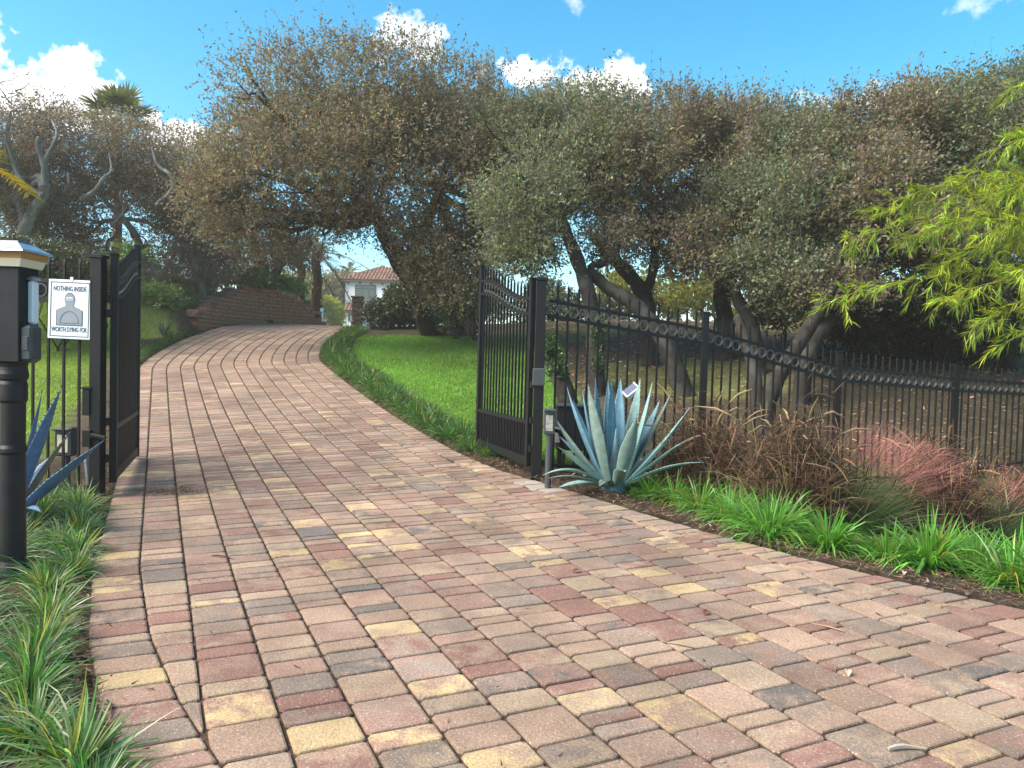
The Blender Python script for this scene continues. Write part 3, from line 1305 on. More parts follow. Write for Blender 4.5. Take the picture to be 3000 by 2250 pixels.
def fence(name, label, pts, zt, gap, foot, n_per, zbot):
    """pts panel posts (x,y), zt top-rail height at each, foot ground there"""
    root = thing(name, label, 'fence', (pts[0][0], pts[0][1], foot[0]))
    pm = {}
    for i in range(len(pts) - 1):
        a, b = np.array(pts[i], float), np.array(pts[i + 1], float)
        t = b - a
        Ln = np.linalg.norm(t)
        t /= Ln
        rz = math.atan2(t[1], t[0])
        za, zb_ = zt[i], zt[i + 1]

        def P(u, z):
            return np.array([a[0] + t[0] * u * Ln, a[1] + t[1] * u * Ln, z])
        for off, nm in ((0, 'top_rail'), (-gap, 'ring_rail'), (None, 'bottom_rail')):
            z0, z1 = (za + off, zb_ + off) if off is not None else (zbot[i], zbot[i + 1])
            mb = MB()
            d = P(1, z1) - P(0, z0)
            mb.box((P(.5, (z0 + z1) / 2)), (np.linalg.norm(d) - .05, .026, .03), ax=d, az=np.cross(d / np.linalg.norm(d), np.array([-t[1], t[0], 0])))
            mb.build(nm, M['iron'], root)
        n = n_per[i]
        for k in range(1, n):
            u = k / n
            z1 = za + (zb_ - za) * u + .125
            z0 = zbot[i] + (zbot[i + 1] - zbot[i]) * u - .06
            q = round((z1 - z0) / .02) * .02
            if q not in pm:
                pm[q] = picket_mesh(q, .016)
            put('picket', pm[q], root, P(u, z1 - q), rz)
        for k in range(n):
            u = (k + .5) / n
            put('ring', RING, root, P(u, za + (zb_ - za) * u - gap / 2), rz)
        if True:
            if i + 1 < len(pts):
                p, ztop = pts[i + 1], zb_ + .16
                mb = MB()
                zf = foot[i + 1] - .15
                mb.box((p[0], p[1], (zf + ztop) / 2), (.062, .062, ztop - zf), bev=.004)
                mb.box((p[0], p[1], ztop + .008), (.074, .074, .016), bev=.004)
                mb.build('post', M['iron'], root)
    return root


FP = [(.30, 6.90), (1.89, 7.42), (3.47, 8.0), (5.2, 8.8), (6.95, 9.5), (8.8, 10.0)]
FZ = [at(1612, 880, 6.9)[2], at(2060, 966, 7.42)[2], at(2453, 1076, 8.0)[2], at(2800, 1110, 8.8)[2], at(3000, 1128, 9.4)[2], 1.0]
FF = [gz(*p) for p in FP]
FB = [FF[0] + .12, FF[1] + .1, FF[2] + .08, FF[3] + .06, FF[4] + .06, FF[5] + .06]
fence('iron_fence', 'long black iron fence with rings and spear tips, descending behind the brown grasses', FP, FZ, .138, FF, [16, 16, 17, 17, 17], FB)
LFP = [(-3.16, 5.68), (-4.95, 5.74), (-6.75, 5.95)]
LFF = [.05, gz(-4.95, 5.74), gz(-6.75, 5.95)]
fence('iron_fence', 'short black iron fence carrying the warning sign, left of the drive', LFP, [1.675, 1.675, 1.675], .145, LFF, [15, 15], [.115, .115, .115])


# ------------------------------------------------------------------ warning sign
def text_obj(body, size, parent, centre, ax, nrm, width=None, mat=None, name='lettering'):
    cu = bpy.data.curves.new(name, 'FONT')
    cu.body = body
    cu.size = size
    cu.align_x, cu.align_y = 'CENTER', 'CENTER'
    cu.extrude = .0006
    cu.offset = .0005
    cu.resolution_u = 3
    o = bpy.data.objects.new(name, cu)
    COL.objects.link(o)
    o.data.materials.append(mat or M['sign_ink'])
    o.parent = parent
    sx = 1.0
    if width:
        bpy.context.view_layer.update()
        sx = width / max(o.dimensions.x, 1e-6)
    up = np.cross(nrm, ax)
    mt = Matrix.Identity(4)
    for i in range(3):
        mt[i][0], mt[i][1], mt[i][2] = ax[i] * sx, up[i], nrm[i]
    loc = np.array(centre) - parent_loc(parent)
    mt.translation = Vector(loc)
    me = bpy.data.meshes.new_from_object(o.evaluated_get(bpy.context.evaluated_depsgraph_get()))
    bpy.data.objects.remove(o)
    me.materials.clear()
    me.materials.append(mat or M['sign_ink'])
    o = link(name, me, parent)
    o.matrix_local = mt
    return o


def build_sign():
    Y = 5.62
    tl, tr, bl, br = at(144, 817, Y), at(270, 823, Y), at(140, 990, Y), at(265, 996, Y)
    c = (tl + tr + bl + br) / 4
    ax = norm((tr - tl) + (br - bl))
    nrm = np.array([0, -1.0, 0])
    nrm = norm(nrm - ax * (nrm @ ax))
    up = np.cross(nrm, ax)
    w, h = np.linalg.norm(tr - tl), np.linalg.norm(tl - bl)
    root = thing('warning_sign', 'white warning sign with a grey bust target, tied to the fence left of the gate', 'sign', c)
    mb = MB()
    mb.box(c, (w, .006, h), ax=ax, ay=-nrm, az=up, bev=.002)
    mb.build('panel', M['sign_white'], root)
    f = c + nrm * .004

    def q(u, v):
        return f + ax * u * w + up * v * h
    mb = MB()
    for u, v, su, sv in ((0, .455, .89, .011), (0, -.455, .89, .011), (-.441, 0, .015, .92), (.441, 0, .015, .92)):
        mb.box(q(u, v), (su * w, .0016, sv * h), ax=ax, ay=-nrm, az=up)
    mb.build('border', M['sign_ink'], root)
    text_obj('NOTHING INSIDE', .05, root, q(-.005, .345), ax, nrm, width=w * .76)
    text_obj('WORTH DYING FOR', .05, root, q(0, -.345), ax, nrm, width=w * .82)

    def outline(kx, ky, depth, mat, name):
        head = [(math.sin(a) * .115, .155 + math.cos(a) * .115) for a in np.linspace(-2.3, 2.3, 17)]
        pts = [(-.29, -.265), (-.29, -.02), (-.21, .015), (-.10, .045)] + head + [(.10, .045), (.21, .015), (.29, -.02), (.29, -.265)]
        m_ = MB()
        cx, cy = 0, -.02
        pts = [(cx + (x - cx) * kx, cy + (y - cy) * ky) for x, y in pts]
        m_.add([q(x, y * 1.0) + nrm * depth for x, y in pts], [tuple(range(len(pts) - 1, -1, -1))])
        return m_.build(name, mat, root)
    outline(1.06, 1.045, .0008, M['sign_ink'], 'figure_outline')
    outline(1.0, 1.0, .0016, M['sign_grey'], 'figure')
    mb = MB()
    arc = [(math.cos(a) * .215, -.235 + math.sin(a) * .2) for a in np.linspace(0, math.pi, 19)] + [(.215, -.235)]
    arc = [(x, y) for x, y in arc]
    for (x0, y0), (x1, y1) in zip(arc[:-1], arc[1:]):
        a, b = q(x0, y0) + nrm * .0024, q(x1, y1) + nrm * .0024
        d = b - a
        mb.box((a + b) / 2, (np.linalg.norm(d), .001, .0028), ax=d, ay=-nrm, az=np.cross(d / np.linalg.norm(d), -nrm))
    mb.build('scoring_arc', M['sign_ink'], root)
    mb = MB()
    mb.box(q(0, .175) + nrm * .0024, (.15 * w, .001, .06 * h), ax=ax, ay=-nrm, az=up)
    mb.build('face_patch', M['sign_white'], root)
    mb = MB()
    for v in (.155, .165, .177, .19):
        mb.box(q(0, v) + nrm * .0032, (.13 * w, .0008, .004 * h), ax=ax, ay=-nrm, az=up)
    mb.build('face_lines', M['sign_ink'], root)
    mb = MB()
    mb.box(q(.03, .515) - nrm * .004, (.02, .012, .03), ax=ax, ay=-nrm, az=up)
    mb.build('cable_tie', M['white_plastic'], root)


build_sign()


# ------------------------------------------------------------------ turned post with solar cap (left edge)
def build_column():
    Y = 3.77
    base = np.array([at(37, 1700, Y)[0], Y, gz(at(37, 1700, Y)[0], Y)])
    root = thing('turned_post', 'thick black turned post with a solar light cap at the left edge', 'post', base)
    x, y = base[0], base[1]
    zc = at(37, 1055, Y)[2]
    mb = MB()
    lo = base[2]
    pr = [(.085, lo - .1), (.085, lo + .03), (.075, lo + .06), (.06, lo + .10)]
    zs = np.array([at(37, p, Y)[2] for p in (1330, 1322, 1312, 1302, 1180, 1172, 1160, 1125, 1115, 1108, 1095, 1085, 1075, 1062)])
    rs = [.056, .062, .062, .055, .056, .063, .064, .063, .058, .066, .068, .064, .062, .066]
    pr += [(r, z) for r, z in zip(rs, zs)]
    mb.lathe((x, y, 0), pr, 28)
    mb.build('turned_shaft', M['dark_post'], root, smooth=False)
    zt = at(37, 778, Y)[2]
    mb = MB()
    mb.box((x, y, (zs[-1] + zt) / 2), (.155, .155, zt - zs[-1]), bev=.008)
    mb.build('square_top', M['dark_post'], root)
    # solar cap: cream lens, amber band, sloping hood with panel
    zz = [at(37, p, Y)[2] for p in (788, 762, 743, 737, 728, 714, 709)]

    def frus(w0, z0, w1, z1):
        vs = [(x + sx * w0, y + sy * w0, z0) for sx, sy in ((-1, -1), (1, -1), (1, 1), (-1, 1))] + [(x + sx * w1, y + sy * w1, z1) for sx, sy in ((-1, -1), (1, -1), (1, 1), (-1, 1))]
        return vs, [(3, 2, 1, 0), (4, 5, 6, 7)] + [(i, (i + 1) % 4, 4 + (i + 1) % 4, 4 + i) for i in range(4)]
    cap = MB()
    cap.add(*frus(.082, zt - .01, .09, zz[0] + .004))
    co = cap.build('cap', M['grey_plastic'], root)
    for nm, mt_, w0, z0, w1, z1 in (('lens', 'cream', .088, zz[0] + .005, .1, zz[1]), ('lens_band', 'amber', .1, zz[1] + .001, .106, zz[2]),
                                    ('hood', 'steel', .125, zz[2] + .001, .12, zz[3]), ('hood_slope', 'steel', .12, zz[3] + .001, .062, zz[5]), ('solar_panel', 'solar', .06, zz[5] + .001, .056, zz[6])):
        b = MB()
        b.add(*frus(w0, z0, w1, z1))
        b.build(nm, M[mt_], co)
    # little box on its side and the white tube above it
    b = MB()
    p = at(97, 1007, Y - .02)
    zt2, zb2 = at(97, 952, Y)[2], at(97, 1062, Y)[2]
    b.box((x + .1, y - .02, (zt2 + zb2) / 2), (.062, .09, zt2 - zb2), bev=.018)
    o = thing('intercom_box', 'rounded dark grey box fixed to the side of the turned post', 'intercom', (x + .1, y - .02, zb2))
    b.build('housing', M['grey_plastic'], o)
    b = MB()
    b.box((x + .1, y - .066, (zt2 + zb2) / 2), (.03, .006, .07), bev=.002)
    b.build('face_plate', M['grey_plastic'], o)
    b = MB()
    zt3, zb3 = at(95, 822, Y)[2], at(95, 950, Y)[2]
    b.box((x + .092, y + .01, (zt3 + zb3) / 2), (.03, .05, zt3 - zb3), bev=.01)
    o = thing('white_bracket', 'narrow white plate standing above the grey box on the turned post', 'bracket', (x + .092, y + .01, zb3))
    b.build('plate', M['white_plastic'], o)
    b = MB()
    b.lathe((x + .092, y + .01, zt3 + .001), [(.03, 0), (.034, .006), (.024, .016), (.006, .022)], 14)
    b.build('plate_cap', M['steel'], o)


build_column()


# ------------------------------------------------------------------ safety beam posts, operator cabinet, spotlight
def beam_post(label, cx, top, bot, foot, wpx, Y, lens_mat):
    c0 = at(cx, (top + bot) / 2, Y)
    zt, zb = at(cx, top, Y)[2], at(cx, bot, Y)[2]
    w = wpx * Y / F
    g = gz(c0[0], Y)
    root = thing('safety_beam_post', label, 'sensor post', (c0[0], Y, g))
    b = MB()
    b.tube([(c0[0] + .004, Y, g - .1), (c0[0] + .004, Y, zb + .02)], .028, 10)
    b.build('pole', M['grey_plastic'], root)
    b = MB()
    b.box((c0[0], Y, (zt + zb) / 2), (w, .09, zt - zb), bev=.01)
    b.box((c0[0], Y - .03, zt - .01), (w * 1.06, .12, .014), bev=.004)
    h = b.build('housing', M['grey_plastic'], root)
    b = MB()
    b.box((c0[0], Y - .047, (zt + zb) / 2 - .012), (w * .62, .008, (zt - zb) * .62), bev=.003)
    b.build('lens', lens_mat, h)


beam_post('dark sensor post with a pale lens standing beside the right gate post', 1609, 1197, 1272, 1385, 33, 6.45, plain('grey_lens', (.30, .29, .26), .15, 0, .5, 30))
beam_post('dark sensor post with a cream face plate standing behind the left fence', 194, 1252, 1335, 1450, 50, 5.95, M['cream'])

# grey conduit beside the left post
p = at(259, 1390, 5.9)
root = thing('conduit', 'thin pale conduit pipe standing behind the left fence near the gate post', 'pipe', (p[0], 5.9, gz(p[0], 5.9)))
b = MB()
t0, t1 = at(253, 1350, 5.9), at(266, 1440, 5.9)
b.tube([t1 - np.array([0, 0, .1]), t0, t0 + np.array([-.02, .0, .05])], [.019, .019, .008], 8)
b.build('pipe', M['steel'], root)


def build_operator():
    Y = 7.25
    a, b_ = at(1632, 1192, Y), at(1738, 1322, Y)
    c = (a + b_) / 2
    g = gz(c[0], Y)
    root = thing('gate_operator_cabinet', 'black gate operator cabinet on a stand, behind the agave at the right post', 'cabinet', (c[0], Y, g))
    w, h = b_[0] - a[0], a[2] - b_[2]
    mb = MB()
    mb.box((c[0], Y + .12, c[2]), (w, .24, h), bev=.006)
    mb.build('housing', M['cabinet'], root)
    mb = MB()
    mb.box((c[0], Y + .11, a[2] + .012), (w + .03, .28, .02), bev=.004)
    mb.build('lid', M['grey_plastic'], root)
    for sx in (-.38, .38):
        mb = MB()
        mb.box((c[0] + sx * w, Y + .12, (g - .05 + b_[2]) / 2), (.04, .16, b_[2] - g + .05))
        mb.build('leg', M['iron'], root)
    mb = MB()
    mb.box((a[0] + .01, Y - .006, c[2] - .06), (.05, .012, .15), bev=.003)
    mb.build('vent_plate', M['steel'], root)
    mb = MB()
    mb.tube([(c[0] - w * .3, Y, b_[2] - .0), (RP[0] + .22, RP[1] + .2, .5), (RP[0] + .06, RP[1] + .1, .56)], .018, 8)
    mb.build('arm', M['iron'], root)


build_operator()


def build_spot():
    Y = 6.98
    c = at(1850, 1146, Y)
    g = gz(c[0], Y)
    root = thing('solar_spotlight', 'small tilted spotlight with a white rim on a stake behind the agave', 'spotlight', (c[0], Y, g))
    mb = MB()
    mb.tube([(c[0] + .02, Y + .02, g - .1), (c[0] + .02, Y + .02, c[2] - .05)], .012, 8)
    mb.build('stake', M['iron'], root)
    ax = norm(np.array([.72, 0, .62]))
    n = norm(np.array([-.5, -.62, .6]))
    n = norm(n - ax * (n @ ax))
    mb = MB()
    mb.box(c, (.15, .06, .10), ax=ax, ay=-n, az=np.cross(ax, -n), bev=.008)
    h = mb.build('head', M['white_plastic'], root)
    mb = MB()
    mb.box(c + n * .031, (.125, .006, .078), ax=ax, ay=-n, az=np.cross(ax, -n))
    mb.build('panel', M['solar'], h)


build_spot()


# ------------------------------------------------------------------ grasses
LIRI = (.10, .24, .04)


def liriope_mesh(n, L, Wd, tint, seg=4, pale=0.0):
    az = rng.uniform(0, 2 * math.pi, n)
    el = np.radians(np.clip(rng.normal(50, 16, n), 12, 86))
    D = np.stack([np.cos(az) * np.cos(el), np.sin(az) * np.cos(el), np.sin(el)], 1)
    r = rng.uniform(0, .05, n)
    P0 = np.stack([np.cos(az) * r, np.sin(az) * r, np.full(n, -.02)], 1)
    LL = L * rng.uniform(.6, 1.15, n)
    dr = np.clip(rng.normal(.62, .16, n), .2, 1.0) * (.55 + .6 * np.cos(el))
    col = vary(tint, n, .28, .1)
    pl_ = rng.random(n) < pale
    col[pl_] = vary((.27, .30, .19), pl_.sum(), .2, .05)
    yel = rng.random(n) < .07
    col[yel] = np.array((.26, .24, .05)) * rng.uniform(.7, 1.2, (yel.sum(), 1))
    v, c = ribbons(P0, D, LL, Wd * rng.uniform(.7, 1.2, n), dr, col, seg, .35)
    o = quads('blades', v, c, M['blade'])
    me = o.data
    bpy.data.objects.remove(o)
    return me


LM_BIG = [liriope_mesh(330, .50, .0125, LIRI) for _ in range(4)]
LM_VAR = [liriope_mesh(280, .54, .0125, (.075, .18, .045), pale=.3) for _ in range(5)]
LM_SML = [liriope_mesh(230, .33, .0105, (.05, .12, .034)) for _ in range(4)]


def liriope(x, y, z, label, group=None, big=True, sc=1.0, k=None, lean=None):
    me = (LM_VAR if big == 'var' else LM_BIG if big else LM_SML)[random.randrange(len(LM_VAR) if big == 'var' else 4) if k is None else k]
    o = link('liriope_clump', me)
    o.location = (x, y, z)
    o.rotation_euler = (random.gauss(0, .06), random.gauss(0, .06), random.uniform(0, 6.28))
    if lean is not None:
        q = Matrix.Rotation(random.gauss(.42, .1), 3, Vector((-lean[1], lean[0], 0))) @ Matrix.Rotation(random.uniform(0, 6.28), 3, 'Z')
        o.rotation_euler = q.to_euler()
    o.scale = (sc * random.uniform(.92, 1.08), sc * random.uniform(.92, 1.08), sc * random.uniform(.9, 1.1))
    tag(o, label, 'grass clump', group)
    return o


# clumps along the right bed, one by one
right_clumps = [
    (1835, 1452, .62, 'small green liriope clump in front of the big blue agave'),
    (1905, 1468, .72, 'green liriope clump just right of the big blue agave, at the drive edge'),
    (1975, 1484, .78, 'green liriope clump between the agave and the first brown grass'),
    (2050, 1508, .84, 'green liriope clump below the first brown fountain grass'),
    (2135, 1540, .88, 'green liriope clump below the gap between the two brown fountain grasses'),
    (2252, 1588, 1.05, 'tall upright liriope clump in front of the middle brown fountain grass'),
    (2190, 1560, .7, 'low liriope clump tucked left of the tall upright clump'),
    (2425, 1622, .95, 'yellowish round liriope clump standing alone below the pink muhly grass'),
    (2600, 1655, .72, 'small yellow green liriope clump left of the large spiky one'),
    (2720, 1672, 1.1, 'large spiky liriope clump in front of the right brown fountain grass'),
    (2860, 1690, .8, 'low liriope clump between the two large spiky ones at the right'),
    (2965, 1730, 1.05, 'large liriope clump at the right edge beside the pavers'),
    (3090, 1760, 1.0, 'liriope clump at the far right end of the paver edge'),
]
for px, py, sc, lab in list(right_clumps):
    if 1900 < px < 2300 or px > 2600:
        right_clumps.append((px + 35, py - 22, sc * .85, 'clump behind the ' + ' '.join((lab.split(' liriope')[0] + ' liriope ' + lab.split('clump', 1)[1].strip()).split()[:12])))
for px, py, sc, lab in right_clumps:
    g = ground_at(px, py - 14)
    liriope(g[0], g[1], g[2], lab, 'liriope clumps along the right edge of the drive', True, sc * 1.1)

ONES = 'first second third fourth fifth sixth seventh eighth ninth tenth eleventh twelfth thirteenth fourteenth fifteenth sixteenth seventeenth eighteenth nineteenth'.split()
TENS = {2: 'twenty', 3: 'thirty', 4: 'forty', 5: 'fifty', 6: 'sixty'}


def ordinal(n):
    if n < 20:
        return ONES[n - 1]
    t, u = divmod(n, 10)
    return TENS[t][:-1] + 'ieth' if u == 0 else TENS[t] + '-' + ONES[u - 1]


tally = {}


def nth(key):
    tally[key] = tally.get(key, 0) + 1
    return ordinal(tally[key])


# border between the drive and the right lawn
s = 4.75
while s < 18.6:
    for row in (0, 1):
        d = dR(s) + .22 + row * .24 + random.gauss(0, .03)
        x, y = sd(s + random.gauss(0, .04), d)
        liriope(x, y, gz(x, y), nth(('lawn', row)) + ' dark liriope clump uphill from the right gate leaf, ' + ('paver side' if row == 0 else 'lawn side') + ' of the border', 'liriope border of the right lawn', False, random.uniform(.85, 1.15) * (.8 if s < 5.6 else 1))
    s += .27
# behind the right gate post
for px, py, Y in ((1560, 1330, 7.6), (1600, 1340, 7.7), (1650, 1335, 7.8)):
    p = at(px, py, Y)
    liriope(p[0], Y, gz(p[0], Y), nth('cab') + ' small liriope clump from the right gate post, growing behind the sensor post', 'liriope behind the right gate post', False, .9)
# left edge past the gate
for s in np.arange(11.6, 17.3, .27):
    d = -PW * 2 - .22 + random.gauss(0, .04)
    x, y = sd(s, d)
    liriope(x, y, gz(x, y), nth('upper') + ' yellow green liriope clump uphill from the left gate leaf, edging the drive', 'liriope along the upper left drive', False, random.uniform(.8, 1.1))
# front left bed
for s in np.arange(-1.6, 4.7, .27):
    for row in range(4):
        d = dL(s) - PW - .17 - row * .3 + random.gauss(0, .045)
        x, y = sd(s + random.gauss(0, .05), d)
        if math.hypot(x + 2.5, y - 3.77) < .17 or (abs(x + .66 * y) < .1 and 3.35 < y < 3.8) or (row > 2 and y > 4.2) or y > 5.45:
            continue
        lab = nth('hang') + ' arching liriope clump from the bottom left corner, hanging over the paver edge' if row == 0 else nth(('bed', row)) + ' liriope clump from the bottom of the left bed, ' + ['', 'one row', 'two rows', 'three rows'][row] + ' behind the paver edge'
        liriope(x, y, gz(x, y), lab, 'liriope hanging over the left paver edge' if row == 0 else 'liriope in the front left bed', 'var', random.uniform(.62, .8) * (.85 if row == 0 else 1.0), lean=(.9, -.1) if row < 2 else None)


def fountain_grass(px, py, Y, R, H, label, seed, nb=700, npl=9, tone=(.10, .06, .034)):
    p = at(px, py, Y)
    x, y, z = p[0], Y, gz(p[0], Y)
    root = thing('fountain_grass', label, 'ornamental grass', (x, y, z), 'brown fountain grasses in the right bed')
    n = nb
    az = rng.uniform(0, 2 * math.pi, n)
    el = np.radians(np.clip(rng.normal(62, 17, n), 12, 89))
    D = np.stack([np.cos(az) * np.cos(el), np.sin(az) * np.cos(el), np.sin(el)], 1)
    r = rng.uniform(0, .14, n)
    P0 = np.stack([x + np.cos(az) * r, y + np.sin(az) * r, np.full(n, z - .02)], 1)
    L = H * 1.6 * rng.uniform(.5, 1.1, n)
    col = vary(tone, n, .38, .12)
    str_ = rng.random(n) < .32
    col[str_] = vary((.24, .16, .09), str_.sum(), .25, .08)
    gr = rng.random(n) < .16
    col[gr] = vary((.07, .10, .03), gr.sum(), .25, .1)
    v, c = ribbons(P0, D, L, .0085 * rng.uniform(.7, 1.3, n), np.clip(rng.normal(.4, .17, n), .05, .85), col, 5, .6)
    # short curled dead blades through the body
    m_ = nb * 5
    q = rng.normal(0, 1, (m_, 3)) * np.array([R * .5, R * .5, H * .3]) + np.array([x, y, z + H * .5])
    d2 = norm(rng.normal(0, 1, (m_, 3)) + np.array([0, 0, -.2]))
    col2 = vary((.085, .052, .033), m_, .6, .12)
    v2, c2 = ribbons(q, d2, R * rng.uniform(.3, .8, m_), .009, rng.uniform(.1, .5, m_), col2, 3, .6)
    quads('blades', np.concatenate([v, v2]), np.concatenate([c, c2]), M['dry'], root)
    for k in range(npl):
        a = rng.uniform(0, 2 * math.pi)
        e = math.radians(rng.uniform(55, 84))
        d = np.array([math.cos(a) * math.cos(e), math.sin(a) * math.cos(e), math.sin(e)])
        cur = rng.uniform(.1, 1.6)
        Ls = H * rng.uniform(1.25, 1.8)
        pts = [np.array([x, y, z + .1]) + d * Ls * t + np.array([math.cos(a) * .35, math.sin(a) * .35, -.55 * cur]) * Ls * t ** 4 * .55 for t in np.linspace(0, 1, 9)]
        mb = MB()
        tone_p = tuple(vary((.33, .25, .14), 1, .2, .05)[0])
        mb.tube(pts[:7], .0022, 4, col=(.25, .18, .08))
        tip = [pts[6], pts[6] * .5 + pts[7] * .5, pts[7], pts[8]]
        mb.tube(tip, [.003, .0085, .009, .002], 7, col=tone_p)
        pl = mb.build('plume', M['plume'], root)
        nb_ = 60
        tt = rng.uniform(0, 1, nb_)
        P0 = np.array([np.array([np.interp(t, [0, .33, .66, 1], [q_[i] for q_ in tip]) for i in range(3)]) for t in tt])
        dd = norm(norm(np.array([tip[3] - tip[0]])) + rng.normal(0, .55, (nb_, 3)))
        v, c = ribbons(P0, dd, .022, .0022, 0.0, np.tile(np.array([tone_p]) * 1.15, (nb_, 1)), 1, .5)
        quads('bristles', v, c, M['plume'], pl)


fountain_grass(2060, 1420, 6.7, .36, .64, 'brown fountain grass right beside the big blue agave with pale nodding plumes', 1, npl=9)
fountain_grass(2325, 1470, 6.0, .34, .70, 'large dense brown fountain grass in the middle of the right bed', 2, nb=900, npl=10)
fountain_grass(2760, 1530, 6.0, .27, .62, 'dark upright fountain grass standing between the two pink muhly grasses', 3, nb=560, npl=5, tone=(.075, .045, .03))
fountain_grass(3040, 1500, 6.2, .28, .5, 'brown fountain grass cut by the right edge of the picture', 5, nb=450, npl=3, tone=(.09, .055, .035))


def muhly(px, py, Y, H, lean, label, plume_side=1.0, npl=1700):
    p = at(px, py, Y)
    x, y, z = p[0], Y, gz(p[0], Y)
    root = thing('muhly_grass', label, 'ornamental grass', (x, y, z), 'pink muhly grasses in the right bed')
    n = 800
    az = rng.uniform(0, 2 * math.pi, n)
    el = np.radians(np.clip(rng.normal(64, 13, n), 25, 88))
    D = norm(np.stack([np.cos(az) * np.cos(el) + lean, np.sin(az) * np.cos(el), np.sin(el)], 1))
    r = rng.uniform(0, .16, n)
    P0 = np.stack([x + np.cos(az) * r, y + np.sin(az) * r, np.full(n, z - .02)], 1)
    v, c = ribbons(P0, D, H * rng.uniform(.6, 1.05, n), .0038, np.clip(rng.normal(.3, .1, n), .05, .7), vary((.075, .115, .045), n, .3, .1), 4, .6)
    quads('blades', v, c, M['blade'], root)
    n = npl
    az = rng.uniform(0, 2 * math.pi, n)
    el = np.radians(np.clip(rng.normal(60, 13, n), 25, 88))
    D = norm(np.stack([np.cos(az) * np.cos(el) * .75 + lean * 1.35, np.sin(az) * np.cos(el) * .75, np.sin(el)], 1))
    t0 = rng.uniform(.55, 1.02, n)
    P0 = np.array([x, y, z]) + D * (H * 1.15 * t0)[:, None] + np.array([0, 0, -.22 * H]) * (t0 ** 2)[:, None] + rng.normal(0, .03, (n, 3))
    d2 = norm(D * np.array([1.2, 1, .75]) + rng.normal(0, .22, (n, 3)))
    v, c = ribbons(P0, d2, H * rng.uniform(.12, .34, n), .0018, .25, vary((.42, .17, .16), n, .35, .12), 2, .6)
    quads('plumes', v, c, M['plume'], root)


muhly(2500, 1540, 5.9, .84, .36, 'green muhly grass with a wide pink plume leaning right, left of the dark grass')
muhly(2890, 1560, 5.9, .62, .38, 'green muhly grass with thin pink haze at the right edge', npl=700)


# ------------------------------------------------------------------ agaves, each leaf a part
def agave_leaf(root, base, tip, w, bow, face, tone, seg=12, curl=0.0):
    base, tip = np.array(base, float), np.array(tip, float)
    ax = tip - base
    L = np.linalg.norm(ax)
    t = ax / L
    ctrl = (base + tip) / 2 + np.array(bow, float)
    face = np.array(face, float)
    mb = MB()
    rows, rows2, edges = [], [], []
    for i in range(seg + 1):
        u = i / seg
        c = (1 - u) ** 2 * base + 2 * u * (1 - u) * ctrl + u * u * tip
        tg = norm(2 * (1 - u) * (ctrl - base) + 2 * u * (tip - ctrl))
        n = norm(face - tg * (face @ tg))
        sd_ = np.cross(tg, n)
        wu = w * np.interp(u, [0, .12, .35, .5, .75, .93, 1], [.55, .62, .93, 1.0, .66, .16, .012])
        row, row2 = [], []
        for k in range(7):
            q = (k - 3) / 3
            row.append(c + sd_ * (q * wu / 2) + n * (wu * (.20 + curl) * (q * q)))
        th = .028 * L * np.interp(u, [0, .3, 1], [1., .6, .04])
        for k in range(5):
            q = (k - 2) / 2 * .93
            row2.append(c + sd_ * (q * wu / 2) + n * (wu * (.20 + curl) * (q * q)) - n * th * (1 - q * q) - n * .0015)
        rows.append(row)
        rows2.append(row2)
        edges.append((row[0], row[6], sd_, tg))
    vs = [p for r in rows for p in r] + [p for r in rows2 for p in r]
    off = (seg + 1) * 7
    fs, cs = [], []
    tone = np.array(tone)
    for i in range(seg):
        for k in range(6):
            fs.append((i * 7 + k, i * 7 + k + 1, i * 7 + k + 8, i * 7 + k + 7))
        for k in range(4):
            fs.append((off + i * 5 + k, off + i * 5 + 5 + k, off + i * 5 + k + 6, off + i * 5 + k + 1))
        fs.append((i * 7, i * 7 + 7, off + i * 5 + 5, off + i * 5))
        fs.append((i * 7 + 6, off + i * 5 + 4, off + i * 5 + 9, i * 7 + 13))
    mb.add(vs, fs, tuple(tone))
    # marginal teeth and terminal spine
    for i in range(1, seg):
        for e, sg in ((0, -1), (1, 1)):
            for f_ in (0, .5):
                a = edges[i][e] * (1 - f_) + edges[min(i + 1, seg)][e] * f_
                sdv, tg = edges[i][2], edges[i][3]
                h = .012
                mb.add([a - tg * .006, a + tg * .006, a + sdv * sg * h + tg * .003], [(0, 1, 2)], (.16, .09, .05))
    mb.tube([tip - norm(tip - ctrl) * .004, tip + norm(tip - ctrl) * .03], [.0035, .0004], 5, col=(.05, .025, .02))
    mb.build('leaf', M['agave'], root, smooth=True)


